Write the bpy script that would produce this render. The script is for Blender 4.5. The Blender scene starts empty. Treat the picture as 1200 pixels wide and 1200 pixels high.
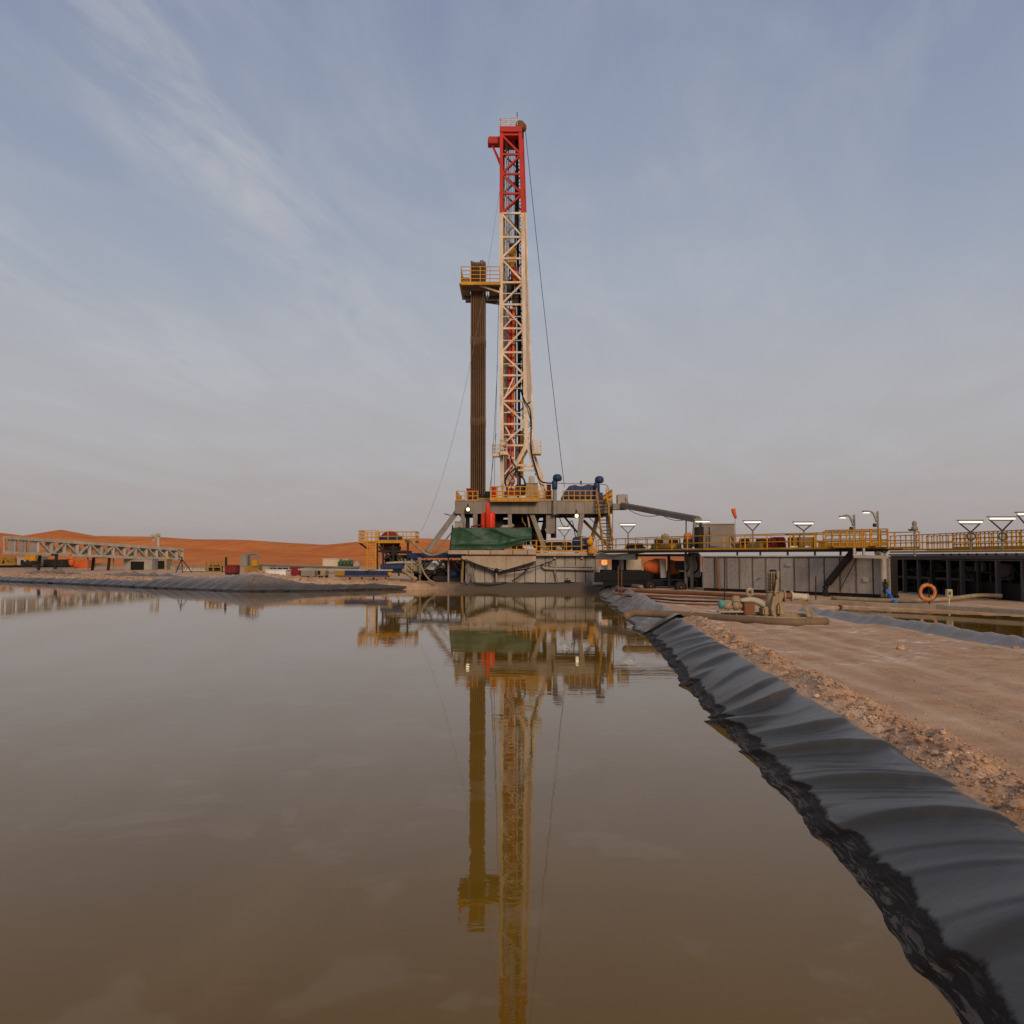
import bpy, bmesh, math, random
import numpy as np
from mathutils import Vector, Matrix
random.seed(7)
rng = np.random.default_rng(11)
R = math.radians
sc = bpy.context.scene
col = sc.collection

# ------------------------------------------------------------------ camera
CAM_Z = 3.5
PITCH = math.atan(0.052)
FOCAL = 1000.0                       # in pixels of a 1200 px frame
cd = bpy.data.cameras.new('camera')
cam = bpy.data.objects.new('camera', cd)
col.objects.link(cam)
cam.location = (0, 0, CAM_Z)
cam.rotation_euler = (math.pi / 2 + PITCH, 0, 0)
cd.sensor_width = 36.0
cd.lens = 36.0 * FOCAL / 1200.0
cd.clip_start = 0.1
cd.clip_end = 20000
sc.camera = cam

# ------------------------------------------------------------------ light
SUN_EL, SUN_AZ = R(24), R(165)        # azimuth clockwise from +Y: behind the camera, a little to the right
sdir = Vector((math.sin(SUN_AZ) * math.cos(SUN_EL), math.cos(SUN_AZ) * math.cos(SUN_EL), math.sin(SUN_EL)))
sl = bpy.data.lights.new('sun', 'SUN')
sl.energy = 2.2
sl.angle = R(16)
sl.color = (1.0, 0.74, 0.50)
so = bpy.data.objects.new('sun', sl)
col.objects.link(so)
so.rotation_euler = (-sdir).to_track_quat('-Z', 'Y').to_euler()
so.location = (0, 0, 200)

W = bpy.data.worlds.new('World')
sc.world = W
W.use_nodes = True
nt = W.node_tree
nt.nodes.clear()
def N(t, **k):
    n = nt.nodes.new(t)
    for a, b in k.items():
        setattr(n, a, b)
    return n
def L(a, b):
    nt.links.new(a, b)
def mth(op, a, b=None, c=None, clamp=False):
    n = N('ShaderNodeMath', operation=op, use_clamp=clamp)
    for i, v in enumerate((a, b, c)):
        if v is None:
            continue
        if isinstance(v, (int, float)):
            n.inputs[i].default_value = v
        else:
            L(v, n.inputs[i])
    return n.outputs[0]
out = N('ShaderNodeOutputWorld')
bg = N('ShaderNodeBackground')
bg.inputs['Strength'].default_value = 0.1
sky = N('ShaderNodeTexSky', sky_type='NISHITA')
sky.sun_disc = False
sky.sun_elevation = SUN_EL
sky.sun_rotation = SUN_AZ
sky.air_density = 1.0
sky.dust_density = 3.0
tc = N('ShaderNodeTexCoord')
sep = N('ShaderNodeSeparateXYZ')
L(tc.outputs['Generated'], sep.inputs[0])
zc = mth('MAXIMUM', sep.outputs['Z'], 0.0)
ramp = N('ShaderNodeValToRGB')           # thin high veil: colour by elevation only
el = ramp.color_ramp.elements
def srgb(r, g, b):
    f = lambda c: ((c / 255 + 0.055) / 1.055) ** 2.4 if c > 10 else c / 255 / 12.92
    return (f(r), f(g), f(b), 1)
stops = [(0.0, (163, 152, 150)), (0.035, (168, 159, 157)), (0.10, (173, 168, 168)), (0.19, (174, 174, 178)),
         (0.30, (160, 168, 182)), (0.42, (144, 156, 177)), (0.55, (130, 143, 169)), (0.9, (126, 138, 163))]
while len(el) < len(stops):
    el.new(0.5)
for e, (p, c) in zip(el, stops):
    e.position = p
    e.color = srgb(*c)
L(zc, ramp.inputs[0])
den = mth('ADD', zc, 0.10)
u = mth('DIVIDE', sep.outputs['X'], den)
v = mth('DIVIDE', sep.outputs['Y'], den)
# cirrus bands that run away from the camera
us = mth('ADD', u, mth('MULTIPLY', v, -0.16))
comb = N('ShaderNodeCombineXYZ')
L(mth('MULTIPLY', us, 1.25), comb.inputs[0])
L(mth('MULTIPLY', v, 0.55), comb.inputs[1])
comb.inputs[2].default_value = 2.7
n1 = N('ShaderNodeTexNoise')
n1.inputs['Scale'].default_value = 1.0
n1.inputs['Detail'].default_value = 8
n1.inputs['Roughness'].default_value = 0.56
n1.inputs['Distortion'].default_value = 1.3
L(comb.outputs[0], n1.inputs['Vector'])
comb2 = N('ShaderNodeCombineXYZ')
L(mth('MULTIPLY', us, 5.5), comb2.inputs[0])
L(mth('MULTIPLY', v, 1.6), comb2.inputs[1])
comb2.inputs[2].default_value = 4.2
n2 = N('ShaderNodeTexNoise')
n2.inputs['Scale'].default_value = 1.0
n2.inputs['Detail'].default_value = 9
n2.inputs['Roughness'].default_value = 0.62
n2.inputs['Distortion'].default_value = 0.7
L(comb2.outputs[0], n2.inputs['Vector'])
base = mth('MULTIPLY', mth('SUBTRACT', n1.outputs[0], 0.38), 2.4, clamp=True)
# the one long mare's-tail left of the mast
wob = mth('MULTIPLY', mth('SUBTRACT', n1.outputs[0], 0.5), 0.35)
dd = mth('ADD', mth('SUBTRACT', mth('ADD', u, 0.77), mth('MULTIPLY', v, 0.115)), wob)
dd2 = mth('MULTIPLY', dd, 6.5)
streak = mth('POWER', 2.718, mth('MULTIPLY', mth('MULTIPLY', dd2, dd2), -1.0))
streak = mth('MULTIPLY', streak, mth('MULTIPLY', mth('SUBTRACT', 3.4, v), 0.9, clamp=True))
streak = mth('MULTIPLY', streak, mth('GREATER_THAN', v, 0.0))
ee = mth('MULTIPLY', mth('ADD', mth('SUBTRACT', mth('ADD', u, 1.95), mth('MULTIPLY', v, 0.30)), wob), 4.5)
streak2 = mth('POWER', 2.718, mth('MULTIPLY', mth('MULTIPLY', ee, ee), -1.0))
streak2 = mth('MULTIPLY', mth('MULTIPLY', streak2, mth('MULTIPLY', mth('SUBTRACT', 4.2, v), 0.6, clamp=True)), mth('GREATER_THAN', v, 0.0))
streak = mth('ADD', streak, mth('MULTIPLY', streak2, 0.7))
fib = mth('MULTIPLY', mth('SUBTRACT', n2.outputs[0], 0.36), 3.0, clamp=True)
cl = mth('ADD', mth('MULTIPLY', mth('MULTIPLY', base, mth('ADD', mth('MULTIPLY', fib, 0.6), 0.4)), 1.0), mth('MULTIPLY', mth('MULTIPLY', streak, fib), 0.72), clamp=True)
cl = mth('MULTIPLY', cl, mth('MULTIPLY', zc, 6.0, clamp=True))
mixc = N('ShaderNodeMix', data_type='RGBA')
L(cl, mixc.inputs[0])
L(ramp.outputs[0], mixc.inputs[6])
mixc.inputs[7].default_value = srgb(183, 184, 190)
x10 = N('ShaderNodeMix', data_type='RGBA', blend_type='MULTIPLY')
x10.inputs[0].default_value = 1.0
L(mixc.outputs[2], x10.inputs[6])
x10.inputs[7].default_value = (10, 10, 10, 1)
mixs = N('ShaderNodeMix', data_type='RGBA')
mixs.inputs[0].default_value = 0.95
L(sky.outputs[0], mixs.inputs[6])
L(x10.outputs[2], mixs.inputs[7])
L(mixs.outputs[2], bg.inputs['Color'])
L(bg.outputs[0], out.inputs[0])

sc.view_settings.view_transform = 'Standard'
sc.view_settings.look = 'None'
sc.view_settings.gamma = 1.0
sc.view_settings.exposure = 0.0
sc.view_settings.use_curve_mapping = False
sc.render.engine = 'CYCLES'
sc.cycles.max_bounces = 6
sc.cycles.use_denoising = True

# ------------------------------------------------------------------ measuring helpers
_c, _s = math.cos(PITCH), math.sin(PITCH)
def P(px, py, Y):
    """world point seen at photo pixel (px,py) and standing Y metres ahead"""
    a, b = (px - 600) / FOCAL, (py - 600) / FOCAL
    t = Y / (_c + b * _s)
    return Vector((a * t, Y, CAM_Z + (_s - b * _c) * t))
def Xp(px, Y): return P(px, 652, Y).x
def Zp(py, Y): return P(600, py, Y).z
GZ = 0.72
def ground_at(px, py, z=GZ):
    a, b = (px - 600) / FOCAL, (py - 600) / FOCAL
    dz = _s - b * _c
    t = (z - CAM_Z) / dz
    return Vector((a * t, (_c + b * _s) * t, z))

# ------------------------------------------------------------------ materials
def new_mat(name):
    m = bpy.data.materials.new(name)
    m.use_nodes = True
    t = m.node_tree
    t.nodes.clear()
    o = t.nodes.new('ShaderNodeOutputMaterial')
    p = t.nodes.new('ShaderNodeBsdfPrincipled')
    t.links.new(p.outputs[0], o.inputs[0])
    return m, t, p
def pos_noise(t, scale, detail=4, rough=0.6, stretch=(1, 1, 1), dist=0.0):
    g = t.nodes.new('ShaderNodeNewGeometry')
    mp = t.nodes.new('ShaderNodeMapping')
    mp.inputs['Scale'].default_value = stretch
    t.links.new(g.outputs['Position'], mp.inputs[0])
    n = t.nodes.new('ShaderNodeTexNoise')
    n.inputs['Scale'].default_value = scale
    n.inputs['Detail'].default_value = detail
    n.inputs['Roughness'].default_value = rough
    n.inputs['Distortion'].default_value = dist
    t.links.new(mp.outputs[0], n.inputs['Vector'])
    return n.outputs[0]
def cramp(t, src, stops):
    r = t.nodes.new('ShaderNodeValToRGB')
    e = r.color_ramp.elements
    while len(e) < len(stops):
        e.new(0.5)
    for a, (p, c) in zip(e, stops):
        a.position = p
        a.color = c if len(c) == 4 else (*c, 1)
    t.links.new(src, r.inputs[0])
    return r.outputs[0]
def mixrgb(t, fac, a, b, mode='MIX'):
    n = t.nodes.new('ShaderNodeMix')
    n.data_type = 'RGBA'
    n.blend_type = mode
    for i, v_ in ((0, fac), (6, a), (7, b)):
        if isinstance(v_, (int, float)):
            n.inputs[i].default_value = v_
        elif isinstance(v_, tuple):
            n.inputs[i].default_value = v_ if len(v_) == 4 else (*v_, 1)
        else:
            t.links.new(v_, n.inputs[i])
    return n.outputs[2]
def tmath(t, op, a, b=None, clamp=False):
    n = t.nodes.new('ShaderNodeMath')
    n.operation = op
    n.use_clamp = clamp
    for i, v_ in enumerate((a, b)):
        if v_ is None:
            continue
        if isinstance(v_, (int, float)):
            n.inputs[i].default_value = v_
        else:
            t.links.new(v_, n.inputs[i])
    return n.outputs[0]
def bump(t, p, h, strength, dist):
    b = t.nodes.new('ShaderNodeBump')
    b.inputs['Strength'].default_value = strength
    b.inputs['Distance'].default_value = dist
    t.links.new(h, b.inputs['Height'])
    t.links.new(b.outputs[0], p.inputs['Normal'])
def paint(name, c, rough=0.55, metal=0.0, dirt=0.45, dirtcol=(0.10, 0.065, 0.04), scale=1.6):
    """painted or bare steel with runs of dust, rust and grime"""
    m, t, p = new_mat(name)
    a = pos_noise(t, scale, 6, 0.65, (1, 1, 0.16))
    b = pos_noise(t, scale * 7, 5, 0.7)
    k = tmath(t, 'MULTIPLY', a, b)
    f = cramp(t, k, [(0.20, (0, 0, 0)), (0.42, (1, 1, 1))])
    f = tmath(t, 'MULTIPLY', f, dirt)
    vv = pos_noise(t, scale * 0.35, 3, 0.5)
    cv = cramp(t, vv, [(0.3, tuple(x * 0.82 for x in c)), (0.7, tuple(min(1, x * 1.12) for x in c))])
    t.links.new(mixrgb(t, f, cv, dirtcol), p.inputs['Base Color'])
    p.inputs['Roughness'].default_value = rough
    p.inputs['Metallic'].default_value = metal
    p.inputs['Specular IOR Level'].default_value = 0.22
    return m
def emis(name, c, s):
    m, t, p = new_mat(name)
    p.inputs['Base Color'].default_value = (0.8, 0.8, 0.8, 1)
    p.inputs['Emission Color'].default_value = (*c, 1)
    p.inputs['Emission Strength'].default_value = s
    return m
M = {
    'yellow': paint('yellow_paint', (0.53, 0.245, 0.010), 0.5, dirt=0.5, dirtcol=(0.16, 0.08, 0.025)),
    'red': paint('red_paint', (0.46, 0.016, 0.008), 0.5, dirt=0.35, dirtcol=(0.10, 0.02, 0.012)),
    'darkred': paint('dark_red_paint', (0.19, 0.012, 0.01), 0.6),
    'brightred': paint('bright_red_paint', (0.72, 0.045, 0.012), 0.4, dirt=0.2),
    'cream': paint('cream_paint', (0.69, 0.56, 0.42), 0.5, dirt=0.8, dirtcol=(0.22, 0.12, 0.06), scale=2.2),
    'grey': paint('grey_steel_paint', (0.235, 0.205, 0.17), 0.55, dirt=0.5),
    'tank': paint('tank_grey_paint', (0.34, 0.305, 0.265), 0.55, dirt=0.6, dirtcol=(0.12, 0.08, 0.055), scale=0.8),
    'warm': paint('dusty_tan_plate', (0.40, 0.31, 0.23), 0.7, dirt=0.55, dirtcol=(0.16, 0.10, 0.06)),
    'lightgrey': paint('light_grey_paint', (0.40, 0.355, 0.29), 0.55, dirt=0.4),
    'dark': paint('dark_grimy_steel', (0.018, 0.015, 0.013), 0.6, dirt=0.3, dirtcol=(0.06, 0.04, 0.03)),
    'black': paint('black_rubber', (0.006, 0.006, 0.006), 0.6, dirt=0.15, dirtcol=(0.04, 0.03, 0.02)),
    'blue': paint('blue_paint', (0.010, 0.038, 0.11), 0.45, dirt=0.3),
    'brightblue': paint('bright_blue_hose', (0.02, 0.16, 0.55), 0.45, dirt=0.15),
    'green': paint('green_machine_paint', (0.05, 0.10, 0.05), 0.6),
    'orange': paint('orange_paint', (0.62, 0.12, 0.025), 0.5, dirt=0.3),
    'ring': paint('life_ring_orange', (0.62, 0.19, 0.04), 0.55, dirt=0.5),
    'pipe': paint('drill_pipe_steel', (0.15, 0.085, 0.045), 0.55, metal=0.1, dirt=0.4, dirtcol=(0.05, 0.028, 0.022)),
    'rust': paint('rusty_steel', (0.20, 0.085, 0.04), 0.8, dirt=0.6, dirtcol=(0.07, 0.035, 0.02), scale=3),
    'mud': paint('mud_caked_steel', (0.33, 0.245, 0.15), 0.8, dirt=0.65, dirtcol=(0.14, 0.085, 0.045), scale=5),
    'mudpipe': paint('mud_stained_pipe', (0.20, 0.135, 0.08), 0.75, dirt=0.6, dirtcol=(0.09, 0.055, 0.03), scale=2.5),
    'olive': paint('olive_yellow_paint', (0.30, 0.17, 0.03), 0.6, dirt=0.4),
    'white': paint('white_paint', (0.72, 0.70, 0.66), 0.5, dirt=0.3),
    'beige': paint('beige_container_paint', (0.52, 0.44, 0.33), 0.6, dirt=0.35),
    'concrete': paint('dusty_beam', (0.40, 0.31, 0.22), 0.85, dirt=0.5),
    'teal': paint('teal_paint', (0.10, 0.30, 0.27), 0.6, dirt=0.4),
    'shade': paint('dark_grey_paint', (0.085, 0.08, 0.075), 0.6, dirt=0.4),  # dark grey paint, also stands for deep shade in the pump shelter
    'tube': emis('fluorescent_tube_light', (1.0, 0.95, 0.82), 0.72),
    'flood': emis('flood_lamp_light', (1.0, 0.80, 0.42), 1.6),
    'warmlamp': emis('warm_lamp_light', (1.0, 0.40, 0.08), 0.8),
}

# ------------------------------------------------------------------ object helpers
WM = {}
def put(o, mw, parent=None):
    """place o at world matrix mw, optionally under parent"""
    col.objects.link(o)
    if parent is not None:
        o.parent = parent
        o.matrix_parent_inverse = WM[parent.name].inverted()
    o.matrix_basis = mw
    WM[o.name] = mw.copy()
    return o
def tag(o, label=None, cat=None, group=None, kind=None):
    if label: o['label'] = label
    if cat: o['category'] = cat
    if group: o['group'] = group
    if kind: o['kind'] = kind
    return o
def thing(name, loc, label, cat, group=None):
    o = bpy.data.objects.new(name, None)
    o.empty_display_size = 0.5
    put(o, Matrix.Translation(Vector(loc)))
    return tag(o, label, cat, group)
def mesh_obj(name, verts, faces, mat, parent=None, smooth=False):
    me = bpy.data.meshes.new(name)
    me.from_pydata([tuple(v_) for v_ in verts], [], faces)
    me.update()
    if smooth:
        me.shade_smooth()
    me.materials.append(M[mat] if isinstance(mat, str) else mat)
    return put(bpy.data.objects.new(name, me), Matrix(), parent)
def bm_obj(name, bm, mat, parent=None, smooth=False, mw=None):
    me = bpy.data.meshes.new(name)
    bm.to_mesh(me)
    bm.free()
    if smooth:
        me.shade_smooth()
    for q in (mat if isinstance(mat, list) else [mat]):
        me.materials.append(M[q] if isinstance(q, str) else q)
    return put(bpy.data.objects.new(name, me), mw or Matrix(), parent)
_unit = {}
def unit(kind, mat):
    k = (kind, mat)
    if k in _unit:
        return _unit[k]
    bm = bmesh.new()
    if kind == 'box':
        bmesh.ops.create_cube(bm, size=1.0)
    elif kind == 'ibeam':                      # wide-flange section, unit size, along z
        for (x0, x1, y0, y1) in ((-.5, .5, -.5, -.38), (-.5, .5, .38, .5), (-.07, .07, -.38, .38)):
            r = bmesh.ops.create_cube(bm, size=1.0)
            for q in r['verts']:
                q.co.x = x0 if q.co.x < 0 else x1
                q.co.y = y0 if q.co.y < 0 else y1
    else:
        n = int(kind[3:])
        bmesh.ops.create_cone(bm, cap_ends=True, segments=n, radius1=1, radius2=1, depth=1)
        for f in bm.faces:
            f.smooth = len(f.verts) == 4
    me = bpy.data.meshes.new(kind + '_' + mat)
    bm.to_mesh(me)
    bm.free()
    me.materials.append(M[mat])
    _unit[k] = me
    return me
def span(p0, p1, sx, sy, up=Vector((0, 0, 1))):
    """matrix that lays a unit z-long piece from p0 to p1"""
    p0, p1 = Vector(p0), Vector(p1)
    d = p1 - p0
    l = d.length
    z = d / l
    if abs(z.dot(up)) > 0.98:
        up = Vector((0, 1, 0))
    x = up.cross(z).normalized()
    y = z.cross(x)
    m = Matrix((x, y, z)).transposed().to_4x4()
    m.translation = (p0 + p1) / 2
    return m @ Matrix.Diagonal((sx, sy, l, 1))
def bar(parent, name, p0, p1, w, h=None, mat='grey', kind='box'):
    o = bpy.data.objects.new(name, unit(kind, mat))
    return put(o, span(p0, p1, w, h if h else w), parent)
def rod(parent, name, p0, p1, r, mat='grey', seg=10):
    o = bpy.data.objects.new(name, unit('cyl%d' % seg, mat))
    return put(o, span(p0, p1, r, r), parent)
def box(parent, name, c, size, mat, rz=0.0, bev=0.0):
    c = Vector(c)
    mw = Matrix.Translation(c) @ Matrix.Rotation(rz, 4, 'Z')
    if bev <= 0:
        return put(bpy.data.objects.new(name, unit('box', mat)), mw @ Matrix.Diagonal((*size, 1)), parent)
    bm = bmesh.new()
    bmesh.ops.create_cube(bm, size=1.0)
    for q in bm.verts:
        q.co = Vector((q.co.x * size[0], q.co.y * size[1], q.co.z * size[2]))
    bmesh.ops.bevel(bm, geom=bm.edges[:], offset=bev, segments=2, affect='EDGES')
    return bm_obj(name, bm, mat, parent, mw=mw)
def tube(parent, name, pts, r, mat, seg=6, taper=None):
    pts = [Vector(p) for p in pts]
    if 2 < len(pts) <= 13 and taper is None:            # Catmull-Rom through the given points
        q = [pts[0]] + pts + [pts[-1]]
        fine_ = []
        for i in range(1, len(q) - 2):
            for k in range(4):
                w = k / 4
                fine_.append(0.5 * (2 * q[i] + (q[i + 1] - q[i - 1]) * w + (2 * q[i - 1] - 5 * q[i] + 4 * q[i + 1] - q[i + 2]) * w * w + (3 * q[i] - q[i - 1] - 3 * q[i + 1] + q[i + 2]) * w ** 3))
        pts = fine_ + [pts[-1]]
    vs, fs = [], []
    n = len(pts)
    for i, p in enumerate(pts):
        t = (pts[min(i + 1, n - 1)] - pts[max(i - 1, 0)]).normalized()
        up = Vector((0, 0, 1)) if abs(t.z) < 0.95 else Vector((0, 1, 0))
        x = up.cross(t).normalized()
        y = t.cross(x)
        rr = r if taper is None else r * taper[i]
        for k in range(seg):
            a = 2 * math.pi * k / seg
            vs.append(p + x * (math.cos(a) * rr) + y * (math.sin(a) * rr))
    for i in range(n - 1):
        for k in range(seg):
            k2 = (k + 1) % seg
            fs.append((i * seg + k, i * seg + k2, (i + 1) * seg + k2, (i + 1) * seg + k))
    fs.append(tuple(range(seg))[::-1])
    fs.append(tuple((n - 1) * seg + k for k in range(seg)))
    return mesh_obj(name, vs, fs, mat, parent, True)
def lathe(parent, name, base, prof, mat, seg=18, axis='Z', smooth=True):
    """prof: list of (radius, height) turned about a vertical axis at base"""
    vs, fs = [], []
    for r, h in prof:
        for k in range(seg):
            a = 2 * math.pi * k / seg
            vs.append((r * math.cos(a), r * math.sin(a), h))
    for i in range(len(prof) - 1):
        for k in range(seg):
            k2 = (k + 1) % seg
            fs.append((i * seg + k, i * seg + k2, (i + 1) * seg + k2, (i + 1) * seg + k))
    fs.append(tuple(range(seg))[::-1])
    fs.append(tuple((len(prof) - 1) * seg + k for k in range(seg)))
    o = mesh_obj(name, vs, fs, mat, None, smooth)
    col.objects.unlink(o)
    me = o.data
    bpy.data.objects.remove(o)
    o = bpy.data.objects.new(name, me)
    rot = Matrix()
    if axis == 'X':
        rot = Matrix.Rotation(math.pi / 2, 4, 'Y')
    elif axis == 'Y':
        rot = Matrix.Rotation(-math.pi / 2, 4, 'X')
    elif isinstance(axis, Vector):
        rot = axis.to_track_quat('Z', 'Y').to_matrix().to_4x4()
    return put(o, Matrix.Translation(Vector(base)) @ rot, parent)
def hang(p0, p1, sag, n=14):
    p0, p1 = Vector(p0), Vector(p1)
    return [p0.lerp(p1, i / n) - Vector((0, 0, sag * 4 * (i / n) * (1 - i / n))) for i in range(n + 1)]
def multi_bars(name, segs, w, mat, parent):
    """several short bars of one piece (the rails of one railing) as one mesh"""
    bm = bmesh.new()
    for p0, p1 in segs:
        bmesh.ops.create_cube(bm, size=1.0, matrix=span(p0, p1, w, w))
    return bm_obj(name, bm, mat, parent)
def railing(parent, pts, h=1.1, spacing=1.6, mat='yellow', toe=0.18, rails=2, w=0.06):
    """handrail: the rails are one part, every post and toe board a piece of it"""
    pts = [Vector(p) for p in pts]
    segs = []
    for a, b in zip(pts, pts[1:]):
        for k in range(rails):
            z = Vector((0, 0, h * (k + 1) / rails))
            segs.append((a + z, b + z))
    rl = multi_bars('railing', segs, w, mat, parent)
    for a, b in zip(pts, pts[1:]):
        n = max(1, round((b - a).length / spacing))
        for i in range(n + (1 if b is pts[-1] else 0)):
            p = a.lerp(b, i / n)
            bar(rl, 'post', p, p + Vector((0, 0, h + w / 2)), w * 1.15, w * 1.15, mat)
        if toe:
            bar(rl, 'toe_board', a + Vector((0, 0, toe / 2 + 0.003)), b + Vector((0, 0, toe / 2 + 0.003)), 0.03, toe, mat)
    return rl
def lattice(parent, lineA, lineB, w, mat, name='brace', girt='girt', flip=0, wg=None):
    """girts and zig-zag braces between two lists of matching points"""
    n = len(lineA)
    for i in range(n):
        if girt:
            bar(parent, girt, lineA[i], lineB[i], wg or w, wg or w, mat[i] if isinstance(mat, list) else mat)
        if i < n - 1:
            m_ = mat[i] if isinstance(mat, list) else mat
            if (i + flip) % 2:
                bar(parent, name, lineA[i], lineB[i + 1], w, w, m_)
            else:
                bar(parent, name, lineB[i], lineA[i + 1], w, w, m_)

# ------------------------------------------------------------------ terrain functions
def vnoise(x, y, seed=0):
    """smooth value noise, vectorised"""
    xi, yi = np.floor(x).astype(np.int64), np.floor(y).astype(np.int64)
    xf, yf = x - xi, y - yi
    def hsh(a, b):
        q = (a * 374761393 + b * 668265263 + seed * 1442695041) & 0x7fffffff
        q = ((q ^ (q >> 13)) * 1274126177) & 0x7fffffff
        return ((q ^ (q >> 16)) & 0xffff) / 65535.0
    sx, sy = xf * xf * (3 - 2 * xf), yf * yf * (3 - 2 * yf)
    return ((hsh(xi, yi) * (1 - sx) + hsh(xi + 1, yi) * sx) * (1 - sy)
            + (hsh(xi, yi + 1) * (1 - sx) + hsh(xi + 1, yi + 1) * sx) * sy) - 0.5
def fbm(x, y, oct=4, seed=0):
    s, a, f = 0, 1.0, 1.0
    for k in range(oct):
        s = s + a * vnoise(x * f, y * f, seed + k)
        a *= 0.5
        f *= 2.03
    return s
RIGHT_EDGE = [(2.95, 1.2), (3.3, 6.4), (3.62, 8.6), (4.0, 13), (4.3, 17.7), (4.75, 23.6), (5.4, 31.8), (6.0, 39.5), (6.6, 48), (7.3, 62), (8.2, 80)]
FAR_EDGE = [(8.3, 86.5), (0, 87.5), (-6.4, 89.5), (-14.7, 90.5), (-19.6, 86), (-26.5, 85), (-35, 91), (-55, 108), (-76, 124), (-110, 140)]
POND = RIGHT_EDGE + FAR_EDGE + [(-120, 60), (-60, 1.2)]
PIT2 = [(14.9, 43.5), (19.6, 50.2), (27.5, 41.8), (38, 31), (38, 17), (16.2, 19), (15.9, 33)]
def sdist(x, y, poly):
    """signed distance to polygon, positive outside"""
    best = np.full(x.shape, 1e9)
    inside = np.zeros(x.shape, bool)
    n = len(poly)
    for i in range(n):
        (ax, ay), (bx, by) = poly[i], poly[(i + 1) % n]
        dx, dy = bx - ax, by - ay
        t = np.clip(((x - ax) * dx + (y - ay) * dy) / (dx * dx + dy * dy), 0, 1)
        best = np.minimum(best, np.hypot(x - ax - t * dx, y - ay - t * dy))
        cr = ((ay > y) != (by > y)) & (x < (bx - ax) * (y - ay) / ((by - ay) if by != ay else 1e-9) + ax)
        inside ^= cr
    return np.where(inside, -best, best)
def sst(a, b, x):
    t = np.clip((x - a) / (b - a), 0, 1)
    return t * t * (3 - 2 * t)
def terrain(x, y):
    d1 = sdist(x, y, POND)
    d2 = sdist(x, y, PIT2)
    flat = GZ + 0.05 * fbm(x * 0.25, y * 0.25, 3, 3) + 0.018 * fbm(x * 2.2, y * 2.2, 3, 5)
    # gravel windrow behind the liner of the right bank
    rightside = sst(-2, 2, x) * (1 - sst(36, 40, y)) * sst(-3, 1, y)
    ber = np.exp(-((d1 - 2.08) / 0.42) ** 2) * (0.18 + 0.24 * fbm(x * 1.3, y * 1.3, 4, 9)) * rightside
    rough = np.exp(-((d1 - 2.1) / 0.5) ** 2) * rightside
    h = flat + ber + rough * (0.15 * fbm(x * 4, y * 4, 4, 21))
    # wheel ruts worn into the road beside the pit
    road = sst(3.0, 3.6, d1) * sst(0, 3, x) * (1 - sst(44, 60, y))
    wob = 0.35 * vnoise(y * 0.12, y * 0 + 3, 15)
    for off, dep in ((4.1, 0.05), (5.9, 0.06), (7.3, 0.035), (8.9, 0.045)):
        h = h - road * dep * np.exp(-((d1 - off - wob) / 0.22) ** 2) * (0.5 + 1.2 * np.abs(vnoise(x * 0 + off, y * 0.5, 17)))
        h = h + road * dep * 0.6 * np.exp(-((d1 - off - 0.42 - wob) / 0.18) ** 2)
    h = h + road * 0.03 * fbm(x * 1.1, y * 0.7, 4, 19)
    # spoil heaps on the far left bank
    for (cx, cy, sx, sy, a) in ((-27, 89, 5.0, 2.4, 0.95), (-34, 94, 5, 2.5, 0.55), (-19, 89.5, 4, 2, 0.30), (-50, 112, 9, 3, 0.08), (-70, 126, 10, 4, 0.06)):
        h = h + a * np.exp(-((x - cx) / sx) ** 2 - ((y - cy) / sy) ** 2) * (1 + 0.35 * fbm(x * 0.9, y * 0.9, 3, 31))
    h = h + 0.30 * fbm(x * 0.7, y * 1.1, 4, 47) * np.exp(-((y - 88.5) / 2.0) ** 2) * sst(-12, -8, x) * (1 - sst(7, 10, x))
    leftside = 1 - sst(-14, -9, x)
    h = h + leftside * np.exp(-((d1 - 3.0) / 2.4) ** 2) * (0.10 + 0.5 * fbm(x * 0.8, y * 0.8, 4, 41))
    # pits
    bank1 = 0.55 * d1
    h = np.where(d1 < 1.6, np.minimum(h, np.maximum(bank1 - 0.06, -0.9)), np.minimum(h, bank1 + 0.1))
    h = np.where((d1 < 1.5) & (x > 2) & (y < 85), h - 0.14 * sst(-1.6, -0.9, d1) * (1 - sst(1.3, 1.5, d1)), h)
    h = np.where(d2 < 1.0, np.minimum(h, np.maximum(1.1 * sst(-0.35, 0.15, d2) - 0.35, -0.5)), h)
    # camera's own standing ground
    return h

def grid_obj(name, x, y, z, mat, smooth=True):
    """(rows, cols) arrays to one sheet"""
    r_, c_ = x.shape
    v_ = np.stack([x, y, z], -1).reshape(-1, 3).astype(np.float32)
    i = np.arange(r_ - 1)[:, None] * c_ + np.arange(c_ - 1)[None, :]
    f = np.stack([i, i + 1, i + c_ + 1, i + c_], -1).reshape(-1, 4)
    me = bpy.data.meshes.new(name)
    me.vertices.add(len(v_))
    me.vertices.foreach_set('co', v_.ravel())
    me.loops.add(f.size)
    me.loops.foreach_set('vertex_index', f.ravel().astype(np.int32))
    me.polygons.add(len(f))
    me.polygons.foreach_set('loop_start', np.arange(0, f.size, 4, dtype=np.int32))
    me.polygons.foreach_set('loop_total', np.full(len(f), 4, np.int32))
    me.update()
    me.validate()
    if smooth:
        me.shade_smooth()
    me.materials.append(mat)
    return put(bpy.data.objects.new(name, me), Matrix())

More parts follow.
